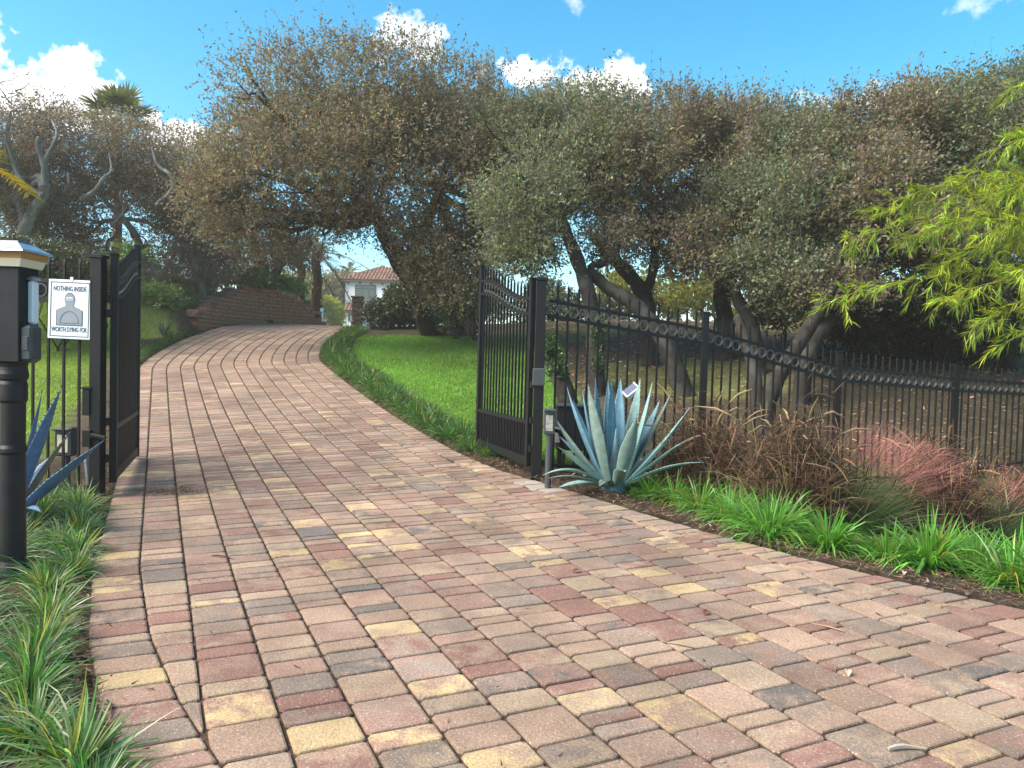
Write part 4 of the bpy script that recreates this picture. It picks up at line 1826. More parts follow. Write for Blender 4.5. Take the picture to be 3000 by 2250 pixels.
def build_agave_right():
    C0 = np.array([at(1800, 1405, 6.55)[0], 6.55, 0])
    C0[2] = gz(C0[0], C0[1]) + .05
    root = thing('blue_agave', 'large blue green agave with toothed leaves at the right gate post', 'agave', C0)
    blue, green, pale = (.105, .215, .275), (.15, .215, .19), (.18, .30, .29)
    Z = 2.37
    # tip in the enlarged crop, depth offset of the tip, width, bow, tone
    leaves = [
        (1055, 845, .12, .15, 0, blue), (1172, 845, .05, .135, 0, blue), (1228, 840, .15, .15, 0, blue), (1365, 845, .22, .15, .0, pale),
        (965, 925, .08, .14, 0, blue), (855, 905, -.05, .12, .0, blue), (1450, 865, .05, .13, .0, pale), (1580, 945, .12, .09, .03, green),
        (1003, 885, -.22, .17, .0, green), (1340, 1110, -.36, .17, .03, green), (1710, 1045, -.05, .125, -.03, pale), (715, 1040, -.12, .11, .0, green),
        (772, 1128, .1, .1, -.02, blue), (1705, 1265, -.12, .11, .06, pale), (790, 1325, -.10, .12, .08, green), (822, 1352, -.28, .12, .03, pale),
        (1810, 1432, -.3, .085, .10, pale), (682, 1525, -.25, .085, .17, pale), (715, 1545, -.34, .06, .09, green), (795, 1608, -.5, .13, .05, pale),
        (1260, 1500, -.62, .12, .12, green), (1140, 860, .3, .13, 0, blue), (1500, 1000, .3, .12, .02, blue), (900, 1000, .32, .12, .02, blue),
        (1600, 1250, .35, .11, .05, blue), (800, 1250, .35, .11, .05, blue), (1080, 1600, -.55, .10, .08, green),
    ]
    for zx, zy, dY, w, bow, tone in leaves:
        px, py = 1300 + zx / Z, 750 + zy / Z
        tip = at(px, py, C0[1] + dY)
        tip[2] = max(tip[2], gz(tip[0], tip[1]) + .015)
        out = tip - C0
        hor = np.array([out[0], out[1], 0])
        hl = np.linalg.norm(hor) + 1e-6
        hor /= hl
        base = C0 + hor * min(.07, hl * .3) + np.array([0, 0, .0])
        up = out[2] / np.linalg.norm(out)
        face = np.array([0, 0, 1.0]) - hor * .9 if up < .75 else -hor + np.array([0, 0, .3])
        b = np.array([0, 0, 1.0]) * bow + hor * (.02 + .05 * (up > .5))
        j = np.exp(rng.normal(0, .1))
        agave_leaf(root, base, tip, w * .88, b, face, np.array(tone) * j * 1.12)
    mb = MB()
    mb.lathe((C0[0], C0[1], C0[2] - .12), [(.1, 0), (.11, .1), (.07, .22), (.03, .4), (.004, .62)], 12, col=(.12, .2, .21))
    mb.build('core', M['agave'], root, smooth=True)


build_agave_right()


def build_agave_left():
    Y = 4.75
    C0 = np.array([at(5, 1490, Y)[0], Y, 0])
    C0[2] = gz(C0[0], Y) + .04
    root = thing('blue_agave', 'blue agave behind the turned post with long leaves reaching towards the fence', 'agave', C0)
    blue, gold = (.08, .15, .25), (.16, .15, .11)
    L = [(179, 1135, -.1, .12, .0, blue), (122, 1150, .1, .12, .0, blue), (304, 1290, -.25, .125, .0, blue), (207, 1262, .1, .10, .03, gold),
         (-60, 1120, .2, .13, 0, blue), (-180, 1250, .1, .13, 0, blue), (-240, 1400, -.2, .12, .05, blue), (60, 1090, .3, .13, 0, blue), (-120, 1500, -.5, .12, .1, blue),
         (30, 1180, -.2, .12, 0, blue), (120, 1500, -.45, .1, .1, blue), (160, 1330, .4, .1, .06, blue)]
    for px, py, dY, w, bow, tone in L:
        tip = at(px, py, Y + dY)
        tip[2] = max(tip[2], gz(tip[0], tip[1]) + .02)
        out = tip - C0
        hor = np.array([out[0], out[1], 0])
        hl = np.linalg.norm(hor) + 1e-6
        hor /= hl
        up = out[2] / np.linalg.norm(out)
        face = np.array([0, 0, 1.0]) - hor * .9 if up < .75 else -hor + np.array([0, 0, .3])
        agave_leaf(root, C0 + hor * min(.06, hl * .3), tip, w, np.array([0, 0, bow]) + hor * .02, face, np.array(tone) * np.exp(rng.normal(0, .1)))


build_agave_left()


# ------------------------------------------------------------------ lawns and leaf litter
def build_lawn(name, which, n, box_, tone, L):
    x = rng.uniform(box_[0], box_[1], n)
    y = rng.uniform(box_[2], box_[3], n)
    k = lawn_mask(x, y)[which]
    x, y = x[k], y[k]
    n = len(x)
    z = ground_z(x, y) - .012
    az = rng.uniform(0, 2 * math.pi, n)
    el = np.radians(np.clip(rng.normal(62, 15, n), 20, 89))
    D = np.stack([np.cos(az) * np.cos(el), np.sin(az) * np.cos(el), np.sin(el)], 1)
    patch = np.clip(1 + .3 * np.sin(x * 1.9 + 1.2 * np.sin(y * .9)) + .15 * np.sin(y * 3.1 + x), .6, 1.5)
    col = vary(tone, n, .22, .08) * patch[:, None]
    dry = rng.random(n) < .11
    col[dry] = vary((.22, .19, .06), dry.sum(), .2, .05)
    v, c = ribbons(np.stack([x, y, z], 1), D, L * rng.uniform(.5, 1.2, n) * (1 + .25 * patch), .010 * (1 + .06 * y), .25, col, 1, .5)
    o = quads(name, v, c, M['blade'])
    tag(o, 'bright green mown lawn ' + ('on the right of the drive behind the open gate' if which == 0 else 'on the left seen through the fence bars'), 'lawn', None, 'stuff')


build_lawn('lawn_grass', 0, 85000, (-4, 2.4, 7.4, 18.6), (.095, .21, .02), .05)
build_lawn('lawn_grass', 1, 85000, (-14, -3.2, 5.3, 19), (.15, .225, .02), .055)


def litter(name, label, n, fn, tone, size, cat='leaf litter'):
    x, y = fn(n)
    n = len(x)
    xl, xr = edge_x(y)
    on = (x > xl) & (x < xr) & (y < 19)
    z = np.where(on, prof(y) + .003, ground_z(x, y) + .008)
    P0 = np.stack([x, y, z + rng.uniform(0, .012, n)], 1)
    az = rng.uniform(0, 2 * math.pi, n)
    D = norm(np.stack([np.cos(az), np.sin(az), rng.normal(0.08, .22, n)], 1))
    col = vary(tone, n, .55, .14)
    v, c = ribbons(P0, D, size * rng.uniform(.5, 1.5, n), size * .42 * rng.uniform(.4, 1.3, n), .05, col, 1, .45)
    o = quads(name, v, c, M['dry'])
    tag(o, label, cat, None, 'stuff')


def in_woods(n):
    y = rng.uniform(6.6, 24, n)
    x = rng.uniform(.5, 14, n)
    lx = .3 + (y - 6.9) * 0.0
    fence_y = np.interp(x, [p[0] for p in FP], [p[1] for p in FP])
    k = (y > fence_y) & ~lawn_mask(x, y)[0]
    return x[k], y[k]


def in_bed(n):
    s = rng.uniform(-2.5, 4.6, n)
    d = np.array([dR(q) for q in s]) + rng.exponential(.5, n) + .01
    p = np.array([sd(a, b) for a, b in zip(s, d)])
    return p[:, 0], p[:, 1]


def in_bed_left(n):
    s = rng.uniform(-2, 5.2, n)
    d = np.array([dL(q) for q in s]) - PW - rng.exponential(.22, n) - .005
    p = np.array([sd(a, b) for a, b in zip(s, d)])
    return p[:, 0], p[:, 1]


def along_border(n):
    s = rng.uniform(4.3, 18, n)
    sgn = rng.random(n) < .7
    d = np.where(sgn, 2.73 + rng.exponential(.16, n), -PW * 2 - rng.exponential(.2, n))
    p = np.array([sd(a, b) for a, b in zip(s, d)])
    return p[:, 0], p[:, 1]


def on_drive(n):
    s = rng.uniform(-1.5, 12, n)
    edge = rng.random(n) < .55
    d = np.where(edge, np.where(rng.random(n) < .5, dL(s) - PW + rng.exponential(.1, n), dR(s) - rng.exponential(.14, n)), rng.uniform(0, 3.4, n))
    p = np.array([sd(a, min(b, 6)) for a, b in zip(s, d)])
    return p[:, 0], p[:, 1]


def pile(n):
    c = ground_at(505, 1440)
    x = c[0] + rng.normal(0, .17, n)
    y = c[1] + rng.normal(0, .07, n) + (x - c[0]) * .1
    return x, y


litter('leaf_litter', 'brown fallen oak leaves covering the ground under the trees behind the fence', 34000, in_woods, (.22, .14, .09), .08)
litter('mulch', 'dark bark mulch and leaves in the bed along the right edge of the drive', 9000, in_bed, (.10, .065, .045), .045, 'mulch')
litter('mulch', 'brown bark mulch under the liriope in the front left bed', 5000, in_bed_left, (.11, .075, .05), .04, 'mulch')
litter('leaf_litter', 'brown leaf bits along the liriope borders beyond the gate', 6000, along_border, (.10, .06, .04), .05)
litter('leaf_litter', 'scattered dry leaf crumbs and twigs lying on the pavers', 420, on_drive, (.10, .06, .04), .032)
def on_lawn(n):
    x, y = rng.uniform(-4, 2, n), rng.uniform(7.5, 18.4, n)
    k = lawn_mask(x, y)[0]
    return x[k], y[k]


litter('leaf_litter', 'few brown oak leaves lying on the right lawn', 500, on_lawn, (.14, .09, .05), .06)
litter('debris', 'small pile of brown leaf debris on the pavers by the left gate', 1100, pile, (.12, .08, .05), .022, 'debris')


def twig(px, py, L, ang, label, tone=(.30, .23, .15), r=.004):
    g = ground_at(px, py)
    g[2] = prof(g[1]) + r + .002
    d = np.array([math.cos(ang), math.sin(ang), 0])
    n = np.array([-d[1], d[0], 0])
    pts = [g + d * L * (t - .5) + n * .06 * L * math.sin(t * 3) + np.array([0, 0, .004 * math.sin(t * 5)]) + np.array([0, 0, prof(g[1] + d[1] * L * (t - .5)) - prof(g[1])]) for t in np.linspace(0, 1, 6)]
    mb = MB()
    mb.tube(pts, [r * .7, r, r, r * .8, r * .6, r * .3], 5, col=tone)
    o = mb.build('twig', M['dry'])
    tag(o, label, 'twig')


twig(2420, 1838, .17, 2.3, 'thin pale twig lying on the pavers at the right middle ground')
twig(1985, 1890, .14, 2.6, 'curved brown twig lying in a paver joint in the middle foreground')
twig(2660, 2200, .13, .1, 'short pale stick on the pavers near the bottom right corner', (.4, .34, .27), .007)
twig(2245, 1575 + 130, .1, .2, 'tiny twig on the pavers below the tall upright liriope')
twig(655, 1636, .16, -.3, 'dark thin twig lying across pavers in the left middle ground', (.06, .04, .03))
twig(318, 2080, .13, -1.0, 'dark bent twig on the left border pavers', (.07, .05, .04))


def fallen_leaf(px, py, ang, tone, label, L=.06):
    g = ground_at(px, py)
    z = prof(g[1]) + .004
    mb = MB()
    d = np.array([math.cos(ang), math.sin(ang), 0])
    n = np.array([-d[1], d[0], 0])
    us = np.linspace(0, 1, 6)
    ws = [.05, .34, .42, .36, .2, .02]
    vs = []
    for u, w in zip(us, ws):
        c = np.array([g[0], g[1], z]) + d * L * (u - .5) + np.array([0, 0, .012 * math.sin(u * 3.1)])
        vs += [c - n * L * w * .5 + np.array([0, 0, .01 * w]), c, c + n * L * w * .5 + np.array([0, 0, .014 * w])]
    fs = []
    for i in range(5):
        for k in range(2):
            fs.append((i * 3 + k, i * 3 + k + 1, i * 3 + k + 4, i * 3 + k + 3))
    mb.add(vs, fs, tone)
    o = mb.build('fallen_leaf', M['dry'])
    tag(o, label, 'leaf')


fallen_leaf(2484, 1976, 1.2, (.5, .38, .25), 'pale tan dry leaf standing on the pavers in the right foreground')
fallen_leaf(1690, 1678, .5, (.12, .05, .03), 'small dark red leaf on the pavers in the middle')
fallen_leaf(2070, 1800, .9, (.12, .05, .03), 'small dark brown leaf beside the grey paver')
fallen_leaf(535, 1433, .9, (.05, .03, .02), 'dark curled leaf on the debris pile by the left gate')
fallen_leaf(2650, 1690, .9, (.42, .33, .24), 'pale dry leaf in the mulch below the large spiky liriope')


# ------------------------------------------------------------------ trees
def clump_noise(P, sc, ph):
    x, y, z = P[:, 0] * sc, P[:, 1] * sc, P[:, 2] * sc
    return (np.sin(x * 2.1 + 1.7 * np.sin(z * 1.3 + ph)) + np.sin(y * 2.3 + 1.5 * np.sin(x * 1.1 + ph * 2)) + np.sin(z * 2.7 + 1.9 * np.sin(y * 1.2 - ph))) / 3


def blob_px(px, py, rx, ry, Y, rd):
    """an ellipsoid of foliage surveyed from the photograph: centre, half sizes in pixels, depth and half depth in metres"""
    c = at(px, py, Y)
    return (c[0], c[1], c[2], rx * Y / F, rd, ry * Y / F)


def foliage(blobs, n, leaf, tone, ph, gap=-.12, up=.45, stray=.05, per=7, sprig=(.18, .42), yellow=.02):
    """leaves set on short sprigs through the volume of the blobs; returns (polys, cols, twig polys, twig cols)"""
    B = np.array(blobs)
    wts = (B[:, 3] * B[:, 5]) ** .9 * B[:, 4] ** .5
    ns = int(n / per * 1.5)
    k = rng.choice(len(B), ns, p=wts / wts.sum())
    v = norm(rng.normal(0, 1, (ns, 3)))
    q = rng.uniform(0, 1, ns) ** (1 / 2.4)
    st = rng.random(ns) < stray
    q = np.where(st, rng.uniform(.95, 1.14, ns), q * .99)
    P = B[k, :3] + v * q[:, None] * B[k, 3:]
    # lumpy surface
    f = clump_noise(P, .95, ph) * .65 + clump_noise(P, 2.4, ph + 1) * .5
    keep = f > gap - .35 * (1 - q)
    P, v, st = P[keep], v[keep], st[keep]
    P = P[:max(1, n // per)]
    v, st = v[:len(P)], st[:len(P)]
    ns = len(P)
    ax = norm(v * .75 + np.array([0, 0, up]) + rng.normal(0, .55, (ns, 3)))
    Ls = rng.uniform(sprig[0], sprig[1], ns) * np.where(st, 1.5, 1)
    stone_ = np.exp(rng.normal(0, .19, (ns, 1)))
    C = np.repeat(vary(tone, ns, .14, .1) * stone_, per, 0)
    C = C * np.exp(rng.normal(0, .12, (ns * per, 1)))
    yl = rng.random(ns * per) < yellow
    C[yl] = vary((.20, .20, .04), yl.sum(), .25, .1)
    t = (np.tile(np.arange(per), ns) + rng.uniform(0, 1, ns * per)) / per
    axr = np.repeat(ax, per, 0)
    P0 = np.repeat(P, per, 0) + axr * (np.repeat(Ls, per) * t)[:, None]
    D = norm(axr * .5 + rng.normal(0, .75, (ns * per, 3)))
    L = leaf[0] * rng.uniform(.65, 1.3, ns * per)
    S_ = norm(np.cross(D, rng.normal(0, 1, (ns * per, 3))))
    Wd = leaf[1] * rng.uniform(.7, 1.25, ns * per)
    mid = P0 + D * (L * .5)[:, None]
    polys = np.stack([P0, mid + S_ * (Wd * .5)[:, None], P0 + D * L[:, None], mid - S_ * (Wd * .5)[:, None]], 1)
    tv, tc = ribbons(P, ax, Ls, .009, 0.0, vary((.075, .06, .05), ns, .3, .05), 1, .5)
    return polys, C, tv, tc


def wander(p0, p1, n, amp, sag=0.0):
    p0, p1 = np.array(p0, float), np.array(p1, float)
    L = np.linalg.norm(p1 - p0)
    pts = []
    off = np.zeros(3)
    for i in range(n + 1):
        t = i / n
        if 0 < i < n:
            off = off * .5 + rng.normal(0, amp * L, 3) * np.array([1, 1, .8])
        else:
            off = off * 0
        pts.append(p0 + (p1 - p0) * t + off + np.array([0, 0, sag * L * math.sin(math.pi * t)]))
    return pts


def smooth_path(pts, k=2):
    pts = [np.array(p, float) for p in pts]
    for _ in range(k):
        out = [pts[0]]
        for a, b in zip(pts[:-1], pts[1:]):
            out += [a * .75 + b * .25, a * .25 + b * .75]
        out.append(pts[-1])
        pts = out
    return pts


def oak(label, base_px, Y, blobs, n, tone, trunks, bark='bark', limbs=6, leaf=(.067, .033), gap=-.12, r0=.16, yellow=.02, seed=0, twigs=60, group='live oaks', **kw):
    """trunks: lists of (px, py, Y) along each stem, thick end first, with start radius"""
    if base_px:
        b = at(base_px[0], base_px[1], Y)
    else:
        b = at(trunks[0][0][0][0], trunks[0][0][0][1], trunks[0][0][0][2])
    b = np.array([b[0], b[1], gz(b[0], b[1])])
    root = thing('oak_tree', label, 'tree', b, group)
    mb = MB()
    B = [blob_px(*q) for q in blobs]
    ends = []
    for path, ra, rb in trunks:
        pts = [at(*p) for p in path]
        if path is trunks[0][0] or path[0][1] > 930:
            pts[0][2] = gz(pts[0][0], pts[0][1]) - .15
        pts = smooth_path(pts)
        rr = np.linspace(ra, rb, len(pts)) * (1 + .1 * np.sin(np.arange(len(pts)) * 2.3)) * np.where(np.arange(len(pts)) < 2, 1.35, 1)
        mb.tube(pts, rr, 9)
        ends.append((pts[-1], rb))
    # limbs from the stem ends into the foliage, then branches
    for i, q in enumerate(B):
        c = np.array(q[:3])
        e, rb = min(ends, key=lambda t: np.linalg.norm(t[0] - c))
        pts = smooth_path(wander(e, c + rng.normal(0, .15, 3) * np.array(q[3:]), 5, .07), 1)
        rl = min(rb * .8, .085)
        mb.tube(pts, np.linspace(rl, rl * .45, len(pts)), 6, caps=False)
        for j in range(limbs):
            d = norm(rng.normal(0, 1, 3) + np.array([0, 0, .35]))
            p1 = c + d * np.array(q[3:]) * rng.uniform(.6, .95)
            a = pts[rng.integers(len(pts) // 2, len(pts))]
            bp = smooth_path(wander(a, p1, 5, .085), 1)
            mb.tube(bp, np.linspace(rl * .42, .008, len(bp)), 5, caps=False)
            for _ in range(2):
                a2 = bp[rng.integers(len(bp) // 3, len(bp))]
                p2 = a2 + norm(rng.normal(0, 1, 3) + d * .8) * np.mean(q[3:]) * .4
                tp = wander(a2, p2, 3, .09)
                mb.tube(tp, np.linspace(.014, .004, len(tp)), 4, caps=False)
    mb.build('trunk', M[bark], root, smooth=True)
    pl, C, tv, tc = foliage(B, int(n * .8), leaf, tone, seed * 1.7 + .3, gap, yellow=yellow, **kw)
    quads('crown', np.concatenate([pl, tv]), np.concatenate([C, tc]), M['oak_leaf'], root)
    return root


OAK = (.185, .158, .108)
OAKG = (.148, .166, .104)
OAKP = (.195, .163, .132)

# the big oak right of the drive, leaning over it
oak('huge brown green oak arching over the drive from the right, tallest crown in the middle', None, 15.5,
    [(1010, 300, 250, 140, 15.5, 2.4), (1150, 315, 300, 150, 16, 2.6), (610, 590, 70, 100, 15.5, 1.2), (850, 345, 200, 155, 15, 2.2), (1350, 390, 220, 150, 16, 2.4), (900, 520, 260, 170, 15, 2.4), (1180, 520, 300, 190, 15.5, 2.6),
     (740, 450, 120, 120, 15.5, 1.6), (690, 560, 120, 110, 15.5, 1.5), (1400, 560, 210, 190, 16, 2.2), (760, 690, 150, 80, 15.5, 1.4), (905, 645, 130, 70, 15.5, 1.5),
     (1240, 715, 120, 100, 15.5, 1.4), (1330, 740, 150, 120, 15.5, 1.6), (1265, 810, 80, 90, 15.4, .8), (1240, 860, 50, 50, 15.8, .6), (1330, 850, 60, 45, 15.4, .6), (1370, 830, 90, 80, 15, .9), (1460, 430, 130, 130, 16, 1.8), (1430, 310, 150, 90, 16.5, 1.8), (1570, 340, 110, 75, 16.5, 1.4), (1430, 700, 100, 100, 15.5, 1.2), (620, 480, 60, 90, 16, 1.0)],
    240000, OAK, [([(1262, 935, 18.2), (1230, 870, 17.4), (1195, 815, 16.5), (1150, 740, 15.8), (1110, 640, 15.5)], .24, .14),
                  ([(1195, 815, 15.8), (1230, 700, 15.8), (1290, 560, 15.9)], .16, .1)], seed=1, gap=-.14, limbs=5, group=None, stray=.075)
# oaks behind the fence, from the gate to the right
oak('ivy wrapped upright oak behind the fence, just right of the gate posts', None, 12.5,
    [(1560, 480, 200, 160, 14, 2.0), (1700, 400, 180, 115, 14.5, 1.8), (1560, 620, 170, 120, 13, 1.5), (1500, 760, 90, 70, 13, 1.0), (1610, 760, 70, 60, 12.5, .8), (1500, 390, 120, 90, 15, 1.4), (1780, 480, 160, 150, 14, 1.8)],
    95000, OAKG, [([(1748, 1135, 11.6), (1744, 1040, 11.8), (1735, 900, 12), (1700, 780, 12.4), (1640, 640, 13)], .155, .1)], seed=2, gap=-.1, limbs=5, group=None)
oak('leaning forked oak behind the fence with a pale lichen covered limb', None, 13.5,
    [(1850, 530, 180, 170, 14, 1.8), (1930, 415, 190, 110, 15, 2.0), (2060, 540, 170, 170, 14.5, 2.0), (1990, 690, 160, 90, 13.5, 1.4), (2120, 425, 160, 105, 15, 1.8), (1800, 720, 90, 60, 13, .8), (2040, 780, 90, 50, 13, .9)],
    112000, OAK, [([(2010, 1130, 11.6), (1965, 1030, 11.8), (1900, 930, 12), (1840, 875, 12.2), (1780, 845, 12.4), (1735, 800, 12.6)], .16, .09),
                 ([(1910, 1000, 13.6), (1900, 900, 13.6), (1872, 835, 13.7), (1800, 760, 13.8), (1740, 690, 14)], .17, .10),
                 ([(1890, 860, 13.6), (1915, 800, 13.7), (1920, 700, 13.9)], .10, .07)], seed=3, gap=-.12, limbs=5, group=None)
oak('dark double stemmed oak behind the second fence post', None, 14,
    [(2180, 640, 170, 140, 13, 1.8), (2300, 520, 190, 160, 14, 2.0), (2270, 430, 160, 100, 15, 1.8), (2380, 640, 150, 140, 13, 1.6), (2270, 800, 130, 70, 12, 1.2), (2420, 790, 110, 80, 12.5, 1.2), (2330, 870, 110, 50, 12.2, 1.0), (2180, 790, 70, 50, 12, .8)],
    105000, OAKG, [([(2120, 1080, 14), (2130, 960, 14), (2110, 860, 14), (2120, 740, 14)], .2, .12),
                  ([(2225, 1060, 12.6), (2212, 960, 12.6), (2160, 880, 12.8), (2135, 800, 13)], .13, .09)], seed=4, gap=-.1, limbs=5, group=None)
oak('short oak with two stems spreading in a wide fork just behind the fence', None, 10.2,
    [(2480, 560, 170, 150, 12.5, 1.7), (2530, 405, 180, 110, 13.5, 1.8), (2600, 720, 170, 120, 12, 1.5), (2450, 850, 120, 60, 11.5, 1.0)],
    85000, OAK, [([(2238, 1250, 10.0), (2250, 1150, 10.1), (2320, 1040, 10.4), (2400, 910, 10.9), (2460, 800, 11.4)], .13, .08),
                 ([(2238, 1250, 10.0), (2212, 1120, 10.2), (2196, 1020, 10.5), (2160, 930, 10.8)], .12, .06),
                 ([(2345, 1150, 11.2), (2360, 1040, 11.3), (2410, 960, 11.5), (2510, 880, 11.8)], .14, .07)], seed=5, gap=-.12, limbs=4, group=None)
oak('tall grey green oak filling the upper right corner behind the bamboo', None, 13,
    [(2700, 440, 190, 170, 13.5, 1.9), (2800, 365, 190, 105, 14, 1.8), (2880, 500, 200, 200, 13, 1.9), (2970, 310, 120, 110, 13.5, 1.6), (2780, 680, 190, 130, 12.5, 1.6), (2990, 700, 160, 150, 12.5, 1.6), (2700, 830, 150, 80, 12.8, 1.2), (2890, 850, 150, 80, 12.8, 1.2), (3100, 450, 160, 250, 13, 1.8)],
    138000, OAKG, [([(2760, 1010, 14), (2770, 900, 13.8), (2790, 780, 13.6), (2780, 660, 13.4)], .18, .1), ([(2960, 1010, 13.4), (2930, 880, 13.3), (2900, 740, 13.2)], .14, .09)], seed=6, gap=-.1, limbs=4, group=None, yellow=.07)
# left oaks
oak('gnarled pale limbed oak at the far left edge, behind the fence', None, 17,
    [(60, 330, 130, 70, 17, 1.6), (-60, 420, 150, 120, 17, 1.8), (20, 560, 120, 110, 17.5, 1.6), (130, 400, 70, 50, 17, 1.0), (150, 620, 120, 90, 18, 1.5), (-100, 620, 160, 150, 17, 1.8)],
    56000, OAKP, [([(40, 900, 17), (55, 760, 17), (75, 650, 17), (128, 575, 16.8), (130, 540, 16.7)], .17, .10),
                  ([(75, 650, 17), (30, 520, 16.8), (18, 400, 16.6), (30, 330, 16.6)], .10, .03),
                  ([(128, 575, 16.7), (60, 540, 16.6), (38, 470, 16.5), (10, 380, 16.5)], .085, .02),
                  ([(130, 545, 16.6), (132, 480, 16.5), (108, 430, 16.4), (115, 400, 16.4)], .09, .04),
                  ([(130, 470, 16.5), (160, 420, 16.4), (170, 385, 16.4), (150, 350, 16.5)], .055, .015)], bark='pale_bark', seed=7, gap=-.1, limbs=4, group=None)
oak('broad purple brown oak with twisting pale branches on the left above the wall', None, 19.5,
    [(250, 430, 180, 90, 19, 1.8), (430, 470, 170, 100, 19.5, 2.0), (330, 560, 150, 80, 20, 1.6), (160, 520, 130, 90, 19, 1.6), (530, 560, 110, 110, 19.5, 1.6), (210, 690, 150, 70, 19, 1.4), (560, 690, 130, 80, 20, 1.4), (440, 740, 150, 60, 20.5, 1.2), (300, 760, 140, 50, 20, 1.2)],
    120000, OAKP, [([(600, 800, 20.5), (560, 720, 20), (470, 640, 19.6), (455, 590, 19.4), (500, 530, 19.3), (460, 470, 19.3)], .16, .05),
                  ([(430, 800, 20), (400, 690, 19.5), (360, 640, 19.2)], .12, .07),
                  ([(470, 640, 19.4), (455, 600, 18.2), (510, 560, 18), (505, 510, 17.9), (460, 490, 17.9), (445, 430, 17.9)], .075, .025),
                  ([(230, 560, 18.4), (210, 540, 17.8), (185, 560, 17.6), (182, 590, 17.6)], .05, .02),
                  ([(270, 590, 18.4), (215, 570, 17.6), (200, 540, 17.4), (200, 505, 17.4)], .055, .02),
                  ([(240, 585, 17.6), (285, 555, 17.4), (300, 520, 17.4), (330, 505, 17.6), (320, 450, 17.8)], .06, .02),
                  ([(330, 660, 18.5), (370, 620, 18), (350, 575, 17.8), (355, 560, 17.8)], .05, .02)], bark='pale_bark', seed=8, gap=-.15, limbs=4, group=None)
oak('dark slender oak with two purple trunks standing behind the retaining wall', None, 22,
    [(640, 650, 130, 90, 22, 1.6), (760, 720, 120, 60, 22, 1.4), (700, 780, 110, 40, 22.5, 1.2), (600, 770, 100, 50, 22, 1.2), (840, 740, 110, 50, 23, 1.2)],
    50000, OAKP, [([(770, 850, 22.5), (768, 790, 22.5), (760, 720, 22.3), (690, 640, 22)], .26, .14), ([(790, 850, 22.8), (815, 780, 22.8), (850, 740, 22.8)], .16, .09)], seed=9, gap=-.05, limbs=4, group=None)


# ------------------------------------------------------------------ shrubs
def shrub(name, label, cat, blobs, n, leaf, tone, seed, mat='shrub_leaf', group=None, gap=-.2, stems=5, **kw):
    B = [blob_px(*q) for q in blobs]
    x, y = B[0][0], B[0][1]
    root = thing(name, label, cat, (x, y, gz(x, y)), group)
    for q in B:
        mb = MB()
        for _ in range(stems):
            p1 = np.array(q[:3]) + norm(rng.normal(0, 1, 3)) * np.array(q[3:]) * .7
            x0, y0 = q[0] + rng.normal(0, .03), q[1] + rng.normal(0, .03)
            pts = wander((x0, y0, gz(x0, y0) - .05), p1, 4, .06)
            mb.tube(pts, np.linspace(.02, .005, 5), 5, caps=False)
        if stems:
            mb.build('stem', M['bark'], root)
    kw.setdefault('sprig', (.08, .2))
    pl, C, tv, tc = foliage(B, n, leaf, tone, seed * 2.1, gap, **kw)
    quads('foliage', pl, C, M[mat], root)
    return root


DK = (.035, .052, .028)
shrub('shrub', 'dark glossy shrub mass under the white house on the far right side of the drive', 'shrub', [(1125, 922, 62, 36, 20, .8), (1200, 900, 70, 52, 20, 1.0), (1190, 866, 55, 30, 20.5, .7), (1260, 905, 60, 45, 19.5, .8)], 26000, (.085, .045), DK, 1)
shrub('shrub', 'tall dark hedge shrub on the far left behind the fence', 'shrub', [(40, 790, 120, 90, 14.5, 1.2), (180, 800, 120, 80, 15, 1.2), (-100, 800, 130, 110, 14.5, 1.2), (280, 815, 80, 60, 15.5, .9)], 26000, (.08, .04), (.045, .055, .032), 2)
cover = []
for px, py, rx, ry in ((435, 862, 42, 20), (475, 858, 45, 20), (515, 856, 45, 20), (550, 862, 34, 18), (455, 838, 40, 18), (505, 832, 45, 18), (490, 886, 42, 14), (535, 884, 34, 14)):
    cover.append((px, py, rx, ry, ground_at(px, py + 12)[1], .45))
cover += [(590, 838, 50, 20, 20.9, .4), (640, 818, 50, 18, 21.2, .4), (690, 812, 50, 18, 21.6, .4)]
shrub('ground_cover', 'low mid green ground cover spreading over the bank left of the retaining wall', 'ground cover', cover, 26000, (.055, .032), (.12, .20, .075), 3, stems=0)
shrub('ground_cover', 'bright green trailing cover along the top of the retaining wall', 'ground cover', [(730, 816, 70, 24, 21.9, .4), (800, 828, 80, 18, 22.8, .4), (870, 846, 40, 12, 23.4, .3)], 14000, (.06, .035), (.10, .23, .05), 4, stems=0)
shrub('shrub', 'pinkish brown flowering grass shrub above the ground cover near the wall', 'shrub', [(630, 800, 80, 22, 20, .5), (500, 810, 60, 35, 19.5, .6), (410, 830, 60, 50, 18.5, .7)], 9000, (.09, .018), (.22, .17, .12), 5, stems=0)
shrub('shrub', 'dark undergrowth thicket behind the fence at the right', 'shrub', [(2560, 930, 150, 90, 14, 1.2), (2750, 920, 160, 90, 13.5, 1.2), (2930, 930, 140, 100, 13, 1.2), (2640, 1010, 160, 40, 15, 1.0), (2850, 1020, 170, 40, 14.5, 1.0)], 34000, (.09, .04), (.045, .045, .026), 6)
shrub('shrub', 'dark green low shrub behind the fence below the wide forked oak', 'shrub', [(2300, 900, 90, 60, 15.5, .9), (2440, 930, 80, 60, 15.5, .9)], 12000, (.085, .04), (.04, .055, .03), 7)
shrub('shrub', 'dark green undergrowth behind the upright ivy oak and the gate posts', 'shrub', [(1660, 900, 80, 45, 22, 1.0), (1540, 920, 80, 45, 22, 1.0), (1760, 905, 70, 35, 23, 1.0), (1600, 860, 60, 40, 23, .8)], 12000, (.09, .045), (.05, .06, .034), 16)
YG = (.17, .175, .04)
